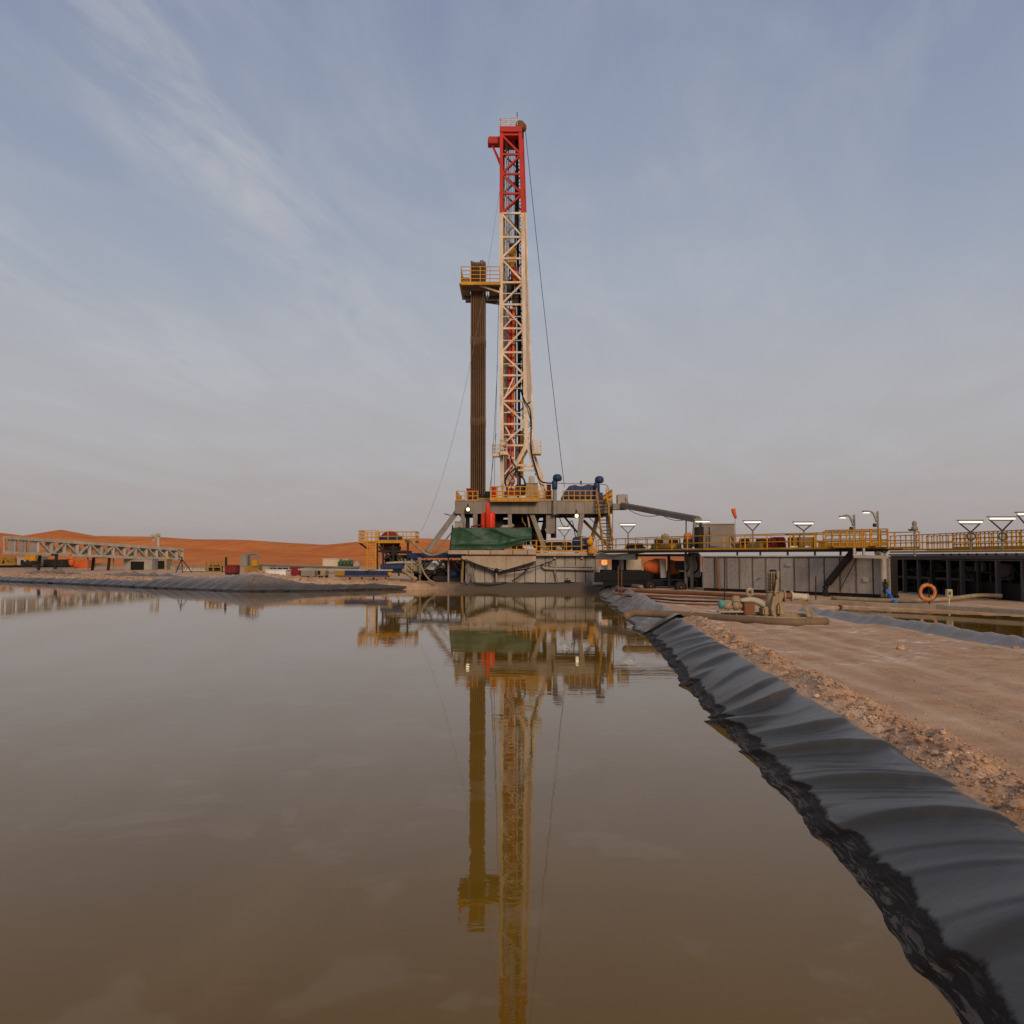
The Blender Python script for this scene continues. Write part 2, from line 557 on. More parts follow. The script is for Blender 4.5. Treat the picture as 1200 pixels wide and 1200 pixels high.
# ------------------------------------------------------------------ ground
m, t, p = new_mat('desert_ground')
big = pos_noise(t, 0.07, 5, 0.6)
mid = pos_noise(t, 0.9, 6, 0.65, (0.5, 1, 1))
fine = pos_noise(t, 26, 5, 0.75)
c0 = cramp(t, mid, [(0.28, (0.39, 0.225, 0.125)), (0.5, (0.49, 0.305, 0.185)), (0.72, (0.59, 0.40, 0.26))])
c1 = mixrgb(t, 0.75, c0, cramp(t, fine, [(0.3, (0.52, 0.50, 0.48)), (0.7, (1.28, 1.28, 1.28))]), 'MULTIPLY')
# wheel tracks: dust packed in long strips along the road
tr = pos_noise(t, 1.1, 4, 0.6, (1.4, 0.06, 1))
c1 = mixrgb(t, tmath(t, 'MULTIPLY', cramp(t, tr, [(0.5, (0, 0, 0)), (0.66, (1, 1, 1))]), 0.5), c1, (0.62, 0.46, 0.33))
# crusted salt
salt = cramp(t, tmath(t, 'MULTIPLY', pos_noise(t, 0.35, 5, 0.7, (1, 1.6, 1)), pos_noise(t, 2.2, 5, 0.7)), [(0.30, (0, 0, 0)), (0.40, (1, 1, 1))])
g = t.nodes.new('ShaderNodeNewGeometry')
sp = t.nodes.new('ShaderNodeSeparateXYZ')
t.links.new(g.outputs['Position'], sp.inputs[0])
def band(c_, w_, axis):
    q = tmath(t, 'DIVIDE', tmath(t, 'SUBTRACT', sp.outputs[axis], c_), w_)
    return tmath(t, 'SUBTRACT', 1.0, tmath(t, 'MULTIPLY', q, q), clamp=True)
saltzone = tmath(t, 'MULTIPLY', band(38, 20, 'Y'), band(11.5, 9, 'X'))
c1 = mixrgb(t, tmath(t, 'MULTIPLY', tmath(t, 'MULTIPLY', salt, saltzone), 1.8, True), c1, (0.70, 0.60, 0.52))
# wet mud by the rig's end of the pit
mudz = tmath(t, 'MULTIPLY', tmath(t, 'MULTIPLY', band(89, 8, 'Y'), band(3, 13, 'X')), tmath(t, 'ADD', pos_noise(t, 0.7, 5, 0.65), 0.55))
c1 = mixrgb(t, tmath(t, 'MULTIPLY', mudz, 1.6, True), c1, (0.10, 0.078, 0.058))
# open desert sand beyond the pad
far = tmath(t, 'DIVIDE', tmath(t, 'SUBTRACT', sp.outputs['Y'], 190), 60, True)
c1 = mixrgb(t, far, c1, (0.50, 0.19, 0.06))
t.links.new(c1, p.inputs['Base Color'])
p.inputs['Roughness'].default_value = 0.95
p.inputs['Specular IOR Level'].default_value = 0.15
bump(t, p, tmath(t, 'ADD', tmath(t, 'MULTIPLY', fine, 0.5), tmath(t, 'ADD', mid, tr)), 0.6, 0.05)
M['ground'] = m

az = np.concatenate([np.linspace(-180, -36, 50)[:-1], np.linspace(-36, 36, 620), np.linspace(36, 180, 50)[1:]]) * math.pi / 180
rr = np.concatenate([[0.3, 1.5], 2.5 * np.exp(np.linspace(0, math.log(160 / 2.5), 520)), 160 * np.exp(np.linspace(0.05, math.log(6000 / 160), 60))])
AZ, RR = np.meshgrid(az, rr)
gx, gy = RR * np.sin(AZ), RR * np.cos(AZ)
gz = terrain(gx, gy)
ground = tag(grid_obj('ground', gx, gy, gz, M['ground']), kind='structure')

# ------------------------------------------------------------------ dunes
m, t, p = new_mat('dune_sand')
a = pos_noise(t, 0.012, 5, 0.6)
b = pos_noise(t, 0.09, 5, 0.6, (1, 0.3, 2.5))
cc = cramp(t, a, [(0.3, (0.49, 0.135, 0.028)), (0.55, (0.59, 0.18, 0.042)), (0.75, (0.64, 0.225, 0.065))])
cc = mixrgb(t, 0.5, cc, cramp(t, b, [(0.35, (0.75, 0.72, 0.7)), (0.65, (1.15, 1.15, 1.15))]), 'MULTIPLY')
t.links.new(cc, p.inputs['Base Color'])
p.inputs['Roughness'].default_value = 0.95
p.inputs['Specular IOR Level'].default_value = 0.1
bump(t, p, tmath(t, 'ADD', pos_noise(t, 0.25, 5, 0.6, (1, 0.4, 1)), tmath(t, 'MULTIPLY', pos_noise(t, 0.022, 4, 0.55, (1, 0.35, 1), 1.0), 9.0)), 0.8, 1.4)
sky_px = [-900, -500, -200, -60, 0, 28, 72, 112, 180, 215, 290, 360, 382, 425, 480, 535, 585, 640, 700, 1300, 2500]
sky_py = [636, 630, 628, 620, 624, 627.5, 620, 627.5, 629, 632, 633, 636.5, 638, 634, 631, 633, 639, 648, 651, 651, 651]
low_py = [648, 645, 646, 647, 645, 646, 644, 646, 649, 645, 646, 649, 650, 646, 643, 647, 650, 653, 655, 655, 655]
pa = np.linspace(-900, 1500, 480)
dr = np.linspace(230, 900, 130)
PA, DR = np.meshgrid(pa, dr)
yy = DR
xx = (PA - 600) / 1000 * DR
hi = np.interp(PA + 14 * vnoise(PA * 0.02, DR * 0.012, 4), sky_px, sky_py)
lo = np.interp(PA + 60 * vnoise(PA * 0.012, DR * 0.01, 8), sky_px, low_py)
crest_hi = (652 - hi) / 1000 * 620 + 2.78
crest_lo = (652 - lo) / 1000 * 380 + 2.78
prof_hi = sst(420, 620, DR) * (1 - sst(640, 880, DR))
prof_lo = sst(240, 375, DR) * (1 - 0.8 * sst(385, 500, DR))
zz = np.maximum(crest_hi * prof_hi, crest_lo * prof_lo)
env = sst(230, 280, DR) * (1 - sst(600, 640, PA) * 0.9)
zz = GZ - 0.25 + np.maximum(zz, 0) * sst(230, 270, DR) + 2.2 * (np.abs(fbm(xx * 0.011 + yy * 0.004, yy * 0.006, 3, 51)) * -2 + 0.5) * env * (1 - np.exp(-((DR - 620) / 60) ** 2) * 0.6)
tag(grid_obj('dunes', xx, yy, zz, m), kind='structure')

# ------------------------------------------------------------------ water
m, t, p = new_mat('muddy_water')
patch = pos_noise(t, 0.55, 4, 0.55, (1, 1, 1), 0.4)
sc_ = cramp(t, patch, [(0.56, (0, 0, 0)), (0.60, (1, 1, 1))])
cl_ = pos_noise(t, 0.08, 3, 0.5)
cb = cramp(t, cl_, [(0.3, (0.150, 0.077, 0.005)), (0.7, (0.180, 0.097, 0.011))])
t.links.new(mixrgb(t, tmath(t, 'MULTIPLY', sc_, 0.35), cb, (0.22, 0.145, 0.065)), p.inputs['Base Color'])
p.inputs['IOR'].default_value = 1.33
p.inputs['Specular Tint'].default_value = (1.0, 0.93, 0.83, 1)   # silt film on the surface
rgh = tmath(t, 'ADD', tmath(t, 'MULTIPLY', sc_, 0.03), 0.02)
t.links.new(rgh, p.inputs['Roughness'])
rip = tmath(t, 'ADD', pos_noise(t, 2.6, 3, 0.55, (0.45, 1, 1), 0.5), tmath(t, 'MULTIPLY', pos_noise(t, 0.5, 2, 0.5, (0.5, 1, 1)), 2.0))
bump(t, p, rip, 0.085, 0.02)
M['water'] = m
wv = [(-125, 0.2, 0), (9.8, 0.2, 0), (9.8, 90.5, 0), (-125, 150, 0)]
pond = mesh_obj('pond_water', wv, [(0, 1, 2, 3)], 'water')
tag(pond, kind='structure')
w2 = [(14.6, 15, 0.56), (40, 15, 0.56), (40, 34, 0.56), (27, 43.4, 0.56), (19.5, 51.5, 0.56), (14.6, 44, 0.56)]
tag(mesh_obj('ditch_water', w2, [tuple(range(6))], 'water'), kind='structure')

# ------------------------------------------------------------------ plastic pit liners
def liner_mat(name, dry, wet_lo, wet_hi, dust):
    m, t, p = new_mat(name)
    g = t.nodes.new('ShaderNodeNewGeometry')
    sp = t.nodes.new('ShaderNodeSeparateXYZ')
    t.links.new(g.outputs['Position'], sp.inputs[0])
    z = sp.outputs['Z']
    n = pos_noise(t, 1.3, 5, 0.6)
    n2 = pos_noise(t, 9, 4, 0.6)
    zz = tmath(t, 'ADD', z, tmath(t, 'MULTIPLY', tmath(t, 'SUBTRACT', n, 0.5), 0.22))
    zz = tmath(t, 'ADD', zz, tmath(t, 'MULTIPLY', tmath(t, 'SUBTRACT', n2, 0.5), 0.05))
    wet = cramp(t, zz, [(wet_lo, (1, 1, 1)), (wet_hi, (0, 0, 0))])
    dr = pos_noise(t, 0.8, 6, 0.65)
    d0 = cramp(t, dr, [(0.3, tuple(x * 0.82 for x in dry)), (0.62, dry), (0.8, tuple(x * 1.18 for x in dry))])
    dustf = tmath(t, 'MULTIPLY', cramp(t, tmath(t, 'MULTIPLY', pos_noise(t, 3, 6, 0.7), z), [(0.25, (0, 0, 0)), (0.6, (1, 1, 1))]), dust)
    d0 = mixrgb(t, dustf, d0, (0.30, 0.22, 0.16))
    # tide lines of dried scum, running along the bank
    scum = cramp(t, pos_noise(t, 1.6, 5, 0.7, (5, 0.7, 16), 1.4), [(0.50, (0, 0, 0)), (0.56, (1, 1, 1))])
    low = cramp(t, zz, [(0.06, (1, 1, 1)), (0.17, (0, 0, 0))])
    wetc = mixrgb(t, tmath(t, 'MULTIPLY', tmath(t, 'MULTIPLY', scum, low), 0.55), (0.010, 0.006, 0.004), (0.15, 0.12, 0.095))
    t.links.new(mixrgb(t, wet, d0, wetc), p.inputs['Base Color'])
    rg = t.nodes.new('ShaderNodeMapRange')
    t.links.new(wet, rg.inputs[0])
    rg.inputs[3].default_value = 0.33
    rg.inputs[4].default_value = 0.6
    t.links.new(rg.outputs[0], p.inputs['Roughness'])
    p.inputs['Specular Tint'].default_value = (1.0, 0.86, 0.71, 1)
    t.links.new(tmath(t, 'SUBTRACT', 0.75, tmath(t, 'MULTIPLY', wet, 0.62)), p.inputs['Specular IOR Level'])
    bump(t, p, tmath(t, 'ADD', pos_noise(t, 5, 4, 0.6), tmath(t, 'MULTIPLY', n2, 0.5)), 0.25, 0.02)
    return m
M['liner'] = liner_mat('black_pit_liner', (0.028, 0.0245, 0.0205), 0.17, 0.20, 0.22)
M['liner_grey'] = liner_mat('dusty_pit_liner', (0.15, 0.135, 0.12), 0.05, 0.12, 0.6)
M['liner_left'] = liner_mat('dusty_dark_pit_liner', (0.062, 0.051, 0.042), 0.10, 0.2, 0.45)

def resample(poly, step):
    pts = [np.array(q, float) for q in poly]
    seg = [np.linalg.norm(b - a) for a, b in zip(pts, pts[1:])]
    cum = np.concatenate([[0], np.cumsum(seg)])
    s, S = 0.0, []
    while s < cum[-1]:
        S.append(s)
        y = np.interp(s, cum, [q[1] for q in pts])
        s += step(y)
    S.append(cum[-1])
    S = np.array(S)
    # smoothed line
    def ev(q):
        return np.stack([np.interp(q, cum, [r[0] for r in pts]), np.interp(q, cum, [r[1] for r in pts])], -1)
    C = (ev(np.clip(S - 1.2, 0, cum[-1])) + 2 * ev(S) + ev(np.clip(S + 1.2, 0, cum[-1]))) / 4
    T = np.gradient(C, axis=0)
    T /= np.linalg.norm(T, axis=1)[:, None]
    return S, C, T
def ridges(s, spacing, seed, wlo, whi):
    r = np.random.default_rng(seed)
    out = np.zeros_like(s)
    q = s.min() - 3
    while q < s.max() + 3:
        sp_ = r.uniform(*spacing)
        a = r.uniform(0.45, 1.0)
        d = s - q
        w1, w2 = r.uniform(*wlo), r.uniform(*whi)
        out = np.maximum(out, a * np.where(d < 0, np.exp(-(d / w1) ** 2), np.exp(-(d / w2) ** 2)))
        q += sp_
    return out
# right bank, from beside the camera to the discharge pipe
S, C, T = resample(RIGHT_EDGE[:8], lambda y: 0.02 + 0.0022 * max(y, 0))
Nn = np.stack([T[:, 1], -T[:, 0]], -1)
S0, C0, N0 = S, C, Nn
S = np.concatenate([np.linspace(-4, -0.05, 60), S, S[-1] + np.linspace(0.1, 3.5, 34)])
tt = np.linspace(0, 1, 90)
sdv = -0.75 + tt * 2.42
KK, TT = np.meshgrid(S, tt, indexing='ij')          # rows run along the folds, slanting up the bank
SD = np.meshgrid(S, sdv, indexing='ij')[1]
SS = np.clip(KK - 2.3 * (TT - 0.3) - 0.9 * np.sin(TT * 3.0 + KK * 0.35), S0[0], S0[-1])
crestw = 0.10 * fbm(SS * 0.5, SS * 0, 3, 61)
SDw = np.where(TT > 0.8, SD + crestw * (TT - 0.8) * 5, SD)
skew = KK + 0.35 * fbm(KK * 0.4, TT * 2, 2, 63)
f1 = ridges(skew, (1.2, 2.9), 5, (0.08, 0.17), (0.5, 1.1))
f2 = ridges(skew * 1.0 + 0.5 * TT, (0.35, 1.3), 17, (0.05, 0.10), (0.12, 0.35))
f3 = sum(a_ * np.where(skew < k_, np.exp(-((skew - k_) / 0.09) ** 2), np.exp(-((skew - k_) / w_) ** 2)) for k_, a_, w_ in ((22.6, 0.13, 0.9), (17.2, 0.16, 0.9)))
f3 = f3 * (1 - sst(0.38, 0.75, TT))                  # loose tongues of sheet that poke out over the water
fade = 1 - 0.75 * sst(0.72, 1.0, TT)
zf = 0.55 * np.minimum(SDw, 1.45) + 0.175 * f1 * fade * (0.32 + 0.68 * sst(0.25, 0.62, TT)) + 0.022 * f2 * fade + f3 - 0.02 + 0.03 * fbm(SS * 0.6, TT * 2.2, 3, 65)
zf -= np.where(SDw > 1.3, (SDw - 1.3) ** 2 * 0.9, 0)
lowz = np.exp(-((SD - 0.02) / 0.30) ** 2)
zf += lowz * (0.016 * fbm(SS * 3.2, SD * 15 + 2.2 * fbm(SS * 2.3, SD * 3, 3, 77), 3, 71) + 0.02 * fbm(SS * 1.6, SD * 5, 3, 73))
lx = np.interp(SS, S0, C0[:, 0]) + np.interp(SS, S0, N0[:, 0]) * SDw
ly = np.interp(SS, S0, C0[:, 1]) + np.interp(SS, S0, N0[:, 1]) * SDw
tag(grid_obj('pit_liner', lx, ly, zf, M['liner']), 'black wrinkled plastic pit liner draped down the near right bank', 'liner')
# its crumpled grey end beyond the discharge pipe
S, C, T = resample([(5.9, 38.2)] + RIGHT_EDGE[7:], lambda y: 0.16)
Nn = np.stack([T[:, 1], -T[:, 0]], -1)
tt = np.linspace(0, 1, 40)
SS, TT = np.meshgrid(S, tt, indexing='ij')
SD = -0.7 + TT * 2.5
rs = sst(0, 3, SS)
zf = 0.58 * np.minimum(SD, 1.5) + rs * (0.24 * fbm(SS * 0.55, TT * 3, 4, 81) + 0.10 * np.abs(fbm(SS * 1.5, TT * 5, 3, 83))) + 0.10
zf -= np.where(SD > 1.3, (SD - 1.3) ** 2 * 1.2, 0)
lx = C[:, 0][:, None] + Nn[:, 0][:, None] * (SD + 0.25 * fbm(SS * 0.5, TT, 3, 85))
ly = C[:, 1][:, None] + Nn[:, 1][:, None] * SD
tag(grid_obj('pit_liner', lx, ly, zf, M['liner_grey']), 'pale crumpled plastic liner on the bank between discharge pipe and rig', 'liner')
# left shore
LE = [(-8.0, 90.0)] + FAR_EDGE[3:]
S, C, T = resample(LE, lambda y: 0.22)
Nn = np.stack([T[:, 1], -T[:, 0]], -1)
SS, TT = np.meshgrid(S, np.linspace(0, 1, 44), indexing='ij')
hw_ = np.exp(-((C[:, 0] + 27) / 6.5) ** 2) + 0.55 * np.exp(-((C[:, 0] + 38) / 6) ** 2)
SD = -0.8 + TT * (1.35 + 2.5 * np.clip(hw_, 0, 1) + 0.35 * np.sin(C[:, 0] * 0.5))[:, None]
bx = C[:, 0][:, None] + Nn[:, 0][:, None] * SD
by = C[:, 1][:, None] + Nn[:, 1][:, None] * SD
hump = 1.05 * np.exp(-((bx + 27) / 4.3) ** 2) + 0.6 * np.exp(-((bx + 36) / 4.5) ** 2) + 0.1 * np.exp(-((bx + 52) / 8) ** 2)
fl = ridges(SS + 3.0 * TT, (0.8, 2.6), 23, (0.2, 0.4), (0.5, 1.0))
zl = -0.7 * (1 - sst(0, 7, SS)) + (0.30 + hump) * sst(0.15, 0.78, TT) + (TT - 0.22) * 0.5 + 0.20 * fl * (1 - 0.6 * TT) + 0.10 * fbm(SS * 0.4, TT * 3, 3, 91) - np.where(TT > 0.84, (TT - 0.84) ** 2 * 22, 0)
tag(grid_obj('pit_liner', bx, by, zl, M['liner_left']), 'dark plastic liner heaped over the far left shore in a rounded hump', 'liner')
# rim of the second pit
RIM = [(15.2, 44.2), (14.7, 42), (15.5, 34), (15.7, 28), (15.8, 18)]
S, C, T = resample(RIM, lambda y: 0.12)
Nn = np.stack([T[:, 1], -T[:, 0]], -1)
SS, TT = np.meshgrid(S, np.linspace(0, 1, 26), indexing='ij')
SD = (TT - 0.35) * 1.9
bx = C[:, 0][:, None] - Nn[:, 0][:, None] * -SD + 0.2 * fbm(SS * 0.5, TT * 0, 2, 95)
by = C[:, 1][:, None] - Nn[:, 1][:, None] * -SD
zr = GZ - 0.06 + 0.34 * np.exp(-((SD) / 0.36) ** 2) * (1 + 0.5 * fbm(SS * 0.5, TT * 2, 3, 96)) + 0.07 * ridges(SS + TT, (0.6, 1.8), 29, (0.1, 0.2), (0.3, 0.6)) * np.exp(-(SD / 0.6) ** 2)
zr = np.where(np.abs(SD) > 0.0, zr - 0.25 * np.maximum(np.abs(SD) - 0.5, 0), zr)
tag(grid_obj('pit_liner', bx, by, zr, M['liner_grey']), 'grey plastic liner rolled along the rim of the right-hand ditch', 'liner')

# ================================================================== THE RIG
YN, YF = 98.5, 102.5                    # near and far side of the mast
LV = [158, 181, 204, 227, 250, 278, 303, 331, 357, 385, 413, 440, 470, 497, 522]
def line_px(pts, Y, ys):
    """points on a poly-line given in photo pixels, at the wanted rows"""
    py = [q[1] for q in pts]
    px = [q[0] for q in pts]
    return [P(float(np.interp(y, py, px)), y, Y) for y in ys]
mast = thing('drilling_mast', (0, 100.5, Zp(586, 98)), 'tall lattice drilling mast, red at the top and cream below', 'mast')
NLp = [(587.6, 150), (587.2, 300), (588.0, 572)]
NRp = [(609.6, 150), (612.6, 250), (614.0, 400), (617.0, 522)]
FLp = [(589.5, 150), (590.5, 300), (592.5, 572)]
FRp = [(611.5, 150), (615.0, 250), (620.0, 430), (622.5, 478), (624.5, 530)]
def leg(pts, Y, ys, w):
    L_ = line_px(pts, Y, ys)
    for i in range(len(L_) - 1):
        bar(mast, 'leg', L_[i], L_[i + 1], w, w, 'red' if ys[i] < 249 else 'cream')
leg(NLp, YN, [150, 250, 360, 470, 574], 0.40)
leg(NRp, YN, [150, 250, 360, 470, 522], 0.42)
leg(FLp, YF, [150, 250, 360, 470, 570], 0.38)
leg(FRp, YF, [150, 250, 360, 478, 530], 0.44)
matl = ['red'] * 4 + ['cream'] * 20
NLl, NRl = line_px(NLp, YN, LV), line_px(NRp, YN, LV)
FLl, FRl = line_px(FLp, YF, LV), line_px(FRp, YF, LV)
lattice(mast, NLl, NRl, 0.20, matl, flip=1, wg=0.22)
lattice(mast, FLl, FRl, 0.18, matl, flip=0, wg=0.18)
# back face, between the two rear legs: horizontal ties and cross bracing
lattice(mast, NRl, FRl, 0.15, matl, flip=1)
# secondary short braces of the near face low down
for (x0, y0, x1, y1) in ((590, 470, 603, 440), (591, 497, 604, 522), (590, 522, 602, 545), (591, 556, 600, 545), (590, 413, 600, 400), (590, 385, 601, 372)):
    bar(mast, 'brace', P(x0, y0, YN + 0.25), P(x1, y1, YN + 0.25), 0.15, 0.15, 'cream')
# half-height ties and counter-braces in the lower half, and the pipes that run up inside
LV2 = [344, 371, 399, 426.5, 455, 483.5, 509.5]
for a, b in zip(line_px(NLp, YN + 0.2, LV2), line_px(NRp, YN + 0.2, LV2)):
    bar(mast, 'tie', a, b, 0.10, 0.10, 'cream')
for a, b in zip(line_px(FLp, YF - 0.2, LV2), line_px(FRp, YF - 0.2, LV2)):
    bar(mast, 'tie', a, b, 0.10, 0.10, 'cream')
lattice(mast, FLl, FRl, 0.12, matl, flip=1, girt=None)
for (xa, xb, ya, yb, Y, r, m_) in ((596.0, 597.0, 165, 362, 101.4, 0.07, 'grey'), (603.8, 604.6, 200, 560, 101.6, 0.09, 'rust'), (611.0, 613.0, 260, 520, 100.8, 0.06, 'dark'), (590.8, 591.6, 200, 560, 99.4, 0.06, 'grey'), (599.5, 599.0, 362, 566, 101.2, 0.10, 'darkred')):
    rod(mast, 'riser_pipe', P(xa, ya, Y), P(xb, yb, Y), r, m_, 8)
for ya, yb in ((252, 357), (358, 470)):
    q = line_px(NRp, YN + 0.25, [ya, yb]) + line_px(FRp, YF - 0.25, [yb, ya])
    vs_ = q + [v_ + Vector((0.08, 0, 0)) for v_ in q]
    mesh_obj('leg_plate', vs_, [(0, 1, 2, 3), (7, 6, 5, 4), (0, 4, 5, 1), (1, 5, 6, 2), (2, 6, 7, 3), (3, 7, 4, 0)], 'cream', mast)
# A-frame feet
for Y, dx in ((YN, 0), (YF, 3)):
    a = P(617.5 + dx, 521, Y)
    b1, b2 = P(604 + dx, 546, Y), P(590.5 + dx, 573, Y)
    bar(mast, 'a_frame_leg', a, b1, 0.50, 0.45, 'cream')
    bar(mast, 'a_frame_leg', b1, b2, 0.42, 0.40, 'cream')
    bar(mast, 'a_frame_leg', a + Vector((0.02, 0, 0)), P(638.5 + dx, 578, Y), 0.46, 0.42, 'cream')
    bar(mast, 'a_frame_tie', P(605 + dx, 545, Y), P(623 + dx, 546, Y), 0.30, 0.25, 'cream')
    bar(mast, 'a_frame_tie', P(607 + dx, 551, Y), P(624 + dx, 551, Y), 0.22, 0.2, 'cream')
    box(mast, 'shoe', P(638.5 + dx, 580, Y), (1.3, 0.9, 0.9), 'cream', bev=0.05)
    box(mast, 'shoe', P(589 + dx, 580, Y), (1.0, 0.8, 0.9), 'cream', bev=0.05)
bar(mast, 'a_frame_tie', P(617.5, 521, YN), P(620.5, 521, YF), 0.3, 0.3, 'cream')
bar(mast, 'a_frame_tie', P(628, 556, YN), P(631, 556, YF), 0.25, 0.25, 'cream')
# ladder up the rear near leg
ladA = line_px([(q[0] - 3.4, q[1]) for q in NRp], YN + 0.9, [170, 300, 420, 522])
ladB = line_px([(q[0] + 0.4, q[1]) for q in NRp], YN + 0.9, [170, 300, 420, 522])
for A in (ladA, ladB):
    for i in range(3):
        bar(mast, 'ladder_rail', A[i], A[i + 1], 0.06, 0.06, 'dark')
ys = np.arange(172, 520, 4.6)
for a, b in zip(line_px([(q[0] - 3.4, q[1]) for q in NRp], YN + 0.9, ys), line_px([(q[0] + 0.4, q[1]) for q in NRp], YN + 0.9, ys)):
    bar(mast, 'ladder_rung', a, b, 0.07, 0.07, 'dark')
# guide rail and service lines inside
rod(mast, 'guide_rail', P(593.6, 162, 100.8), P(594.6, 570, 100.8), 0.11, 'lightgrey')
tube(mast, 'service_hose', [P(605.5, 165, 100.3), P(606.5, 250, 100.3), P(607.2, 340, 100.2), P(608, 430, 100.2), P(608.5, 520, 100.2), P(609, 570, 100.2)], 0.16, 'black', 8)
tube(mast, 'service_hose', [P(609, 340, 100.0), P(610, 400, 100), P(610, 450, 99.8), P(614, 468, 98.1), P(621, 480, 98), P(622.5, 500, 98), P(622, 520, 98), P(624, 535, 98), P(629, 552, 98), P(633, 563, 97.8), P(641, 566, 97.6), P(650, 566, 97.5)], 0.085, 'black', 7)
for k, (xa, xb) in enumerate(((597.6, 595.6), (601.8, 600.2))):
    rod(mast, 'standpipe', P(xa, 362, 99.6), P(xb, 569, 99.6), 0.19, 'orange' if k else 'red', 12)
    for y in range(374, 565, 27):
        f = (y - 362) / 207
        rod(mast, 'pipe_clamp', P(xa + (xb - xa) * f, y, 99.6), P(xa + (xb - xa) * f, y + 2.4, 99.6), 0.25, 'cream', 10)
# crown
cz = Zp(155, YN)
crown = box(mast, 'crown_frame', ((P(586, 153, YN).x + P(611.5, 153, YN).x) / 2, 100.5, Zp(152.5, YN)), (2.6, 4.6, 0.7), 'red', bev=0.04)
railing(mast, [P(585.6, 148, YN - .2), P(606, 147, YN - .2)], 0.95, 1.0, 'cream', toe=0, rails=2, w=0.07)
railing(mast, [P(585.6, 148, YN - .2), P(586.2, 150, YF + .2), P(606, 150, YF + .2)], 0.95, 1.4, 'cream', toe=0, rails=2, w=0.07)
lathe(mast, 'crown_sheave', P(609.5, 147.5, 99.6), [(0.2, -0.35), (0.55, -0.3), (0.48, 0), (0.55, 0.3), (0.2, 0.35)], 'rust', 20, 'Y')
lathe(mast, 'crown_sheave', P(612.2, 149.5, 101.2), [(0.2, -0.3), (0.5, -0.25), (0.44, 0), (0.5, 0.25), (0.2, 0.3)], 'rust', 20, 'Y')
rod(mast, 'lightning_rod', P(606.3, 148, 100), P(606.0, 131, 100), 0.05, 'dark', 6)
rod(mast, 'lightning_rod', P(586, 148, 100), P(586, 140, 100), 0.06, 'dark', 6)
box(mast, 'beacon_lamp', P(586, 139.8, 100), (0.18, 0.18, 0.22), 'dark')
box(mast, 'outrigger_beam', P(580.3, 166.5, 99.8), (1.6, 1.2, 0.85), 'red', bev=0.05)
lathe(mast, 'outrigger_drum', P(573.6, 167.5, 99.8), [(0.3, -0.2), (0.56, -0.15), (0.56, 0.15), (0.3, 0.2)], 'red', 18, 'X')
bar(mast, 'outrigger_strut', P(577, 171, 99.0), P(586.5, 194, 98.8), 0.18, 0.18, 'red')
bar(mast, 'outrigger_strut', P(577, 171, 101.0), P(588, 194, 101.6), 0.18, 0.18, 'red')
# racking board
fl = Zp(333, 97.3)
xl, xr = P(540.2, 333, 97.3).x, P(586.5, 333, 97.3).x
rb = box(mast, 'racking_board', ((xl + xr) / 2, 98.0, fl + 0.12), (xr - xl, 1.4, 0.16), 'grey')
box(rb, 'deck_plate', ((xl + xr) / 2 - 0.1, 103.0, fl + 0.12), (xr - xl - 0.4, 1.2, 0.16), 'grey')
box(rb, 'deck_plate', (xl + 0.45, 100.5, fl + 0.121), (0.9, 3.8, 0.158), 'grey')
box(rb, 'deck_plate', (xr - 0.7, 100.5, fl + 0.121), (1.3, 3.8, 0.158), 'grey')
bar(rb, 'fascia', (xl, 97.26, fl + 0.1), (xr, 97.26, fl + 0.1), 0.07, 0.36, 'yellow')
bar(rb, 'fascia', (xl - 0.03, 97.3, fl + 0.1), (xl - 0.03, 103.6, fl + 0.1), 0.36, 0.07, 'yellow')
for k in range(9):
    x = xl + 1.1 + k * 0.262
    bar(rb, 'finger', (x, 98.7, fl + 0.1), (x, 102.4, fl + 0.1), 0.06, 0.14, 'dark')
for y in (98.9, 102.2):
    bar(rb, 'joist', (xl, y, fl - 0.13), (xr, y, fl - 0.13), 0.22, 0.3, 'grey')
railing(mast, [(xl, 97.3, fl + 0.2), (xr - 0.1, 97.3, fl + 0.2)], 1.85, 1.1, 'yellow', toe=0, rails=4, w=0.075)
railing(mast, [(xl, 97.3, fl + 0.2), (xl, 103.6, fl + 0.2), (xr - 0.3, 103.6, fl + 0.2)], 1.85, 1.2, 'yellow', toe=0, rails=4, w=0.07)
bar(mast, 'racking_board_strut', P(562, 334.5, 97.6), P(587, 343, 98.4), 0.2, 0.2, 'cream')
bar(mast, 'racking_board_strut', (xl + 1.5, 103.4, fl - 0.1), P(590, 357, 102.4), 0.2, 0.2, 'grey')
bar(mast, 'racking_board_strut', (xl + 0.2, 103.4, fl - 0.2), (xr, 103.4, fl - 0.2), 0.2, 0.28, 'grey')
box(mast, 'diving_board', P(546, 329, 98.3), (0.9, 0.5, 0.7), 'olive', bev=0.08)
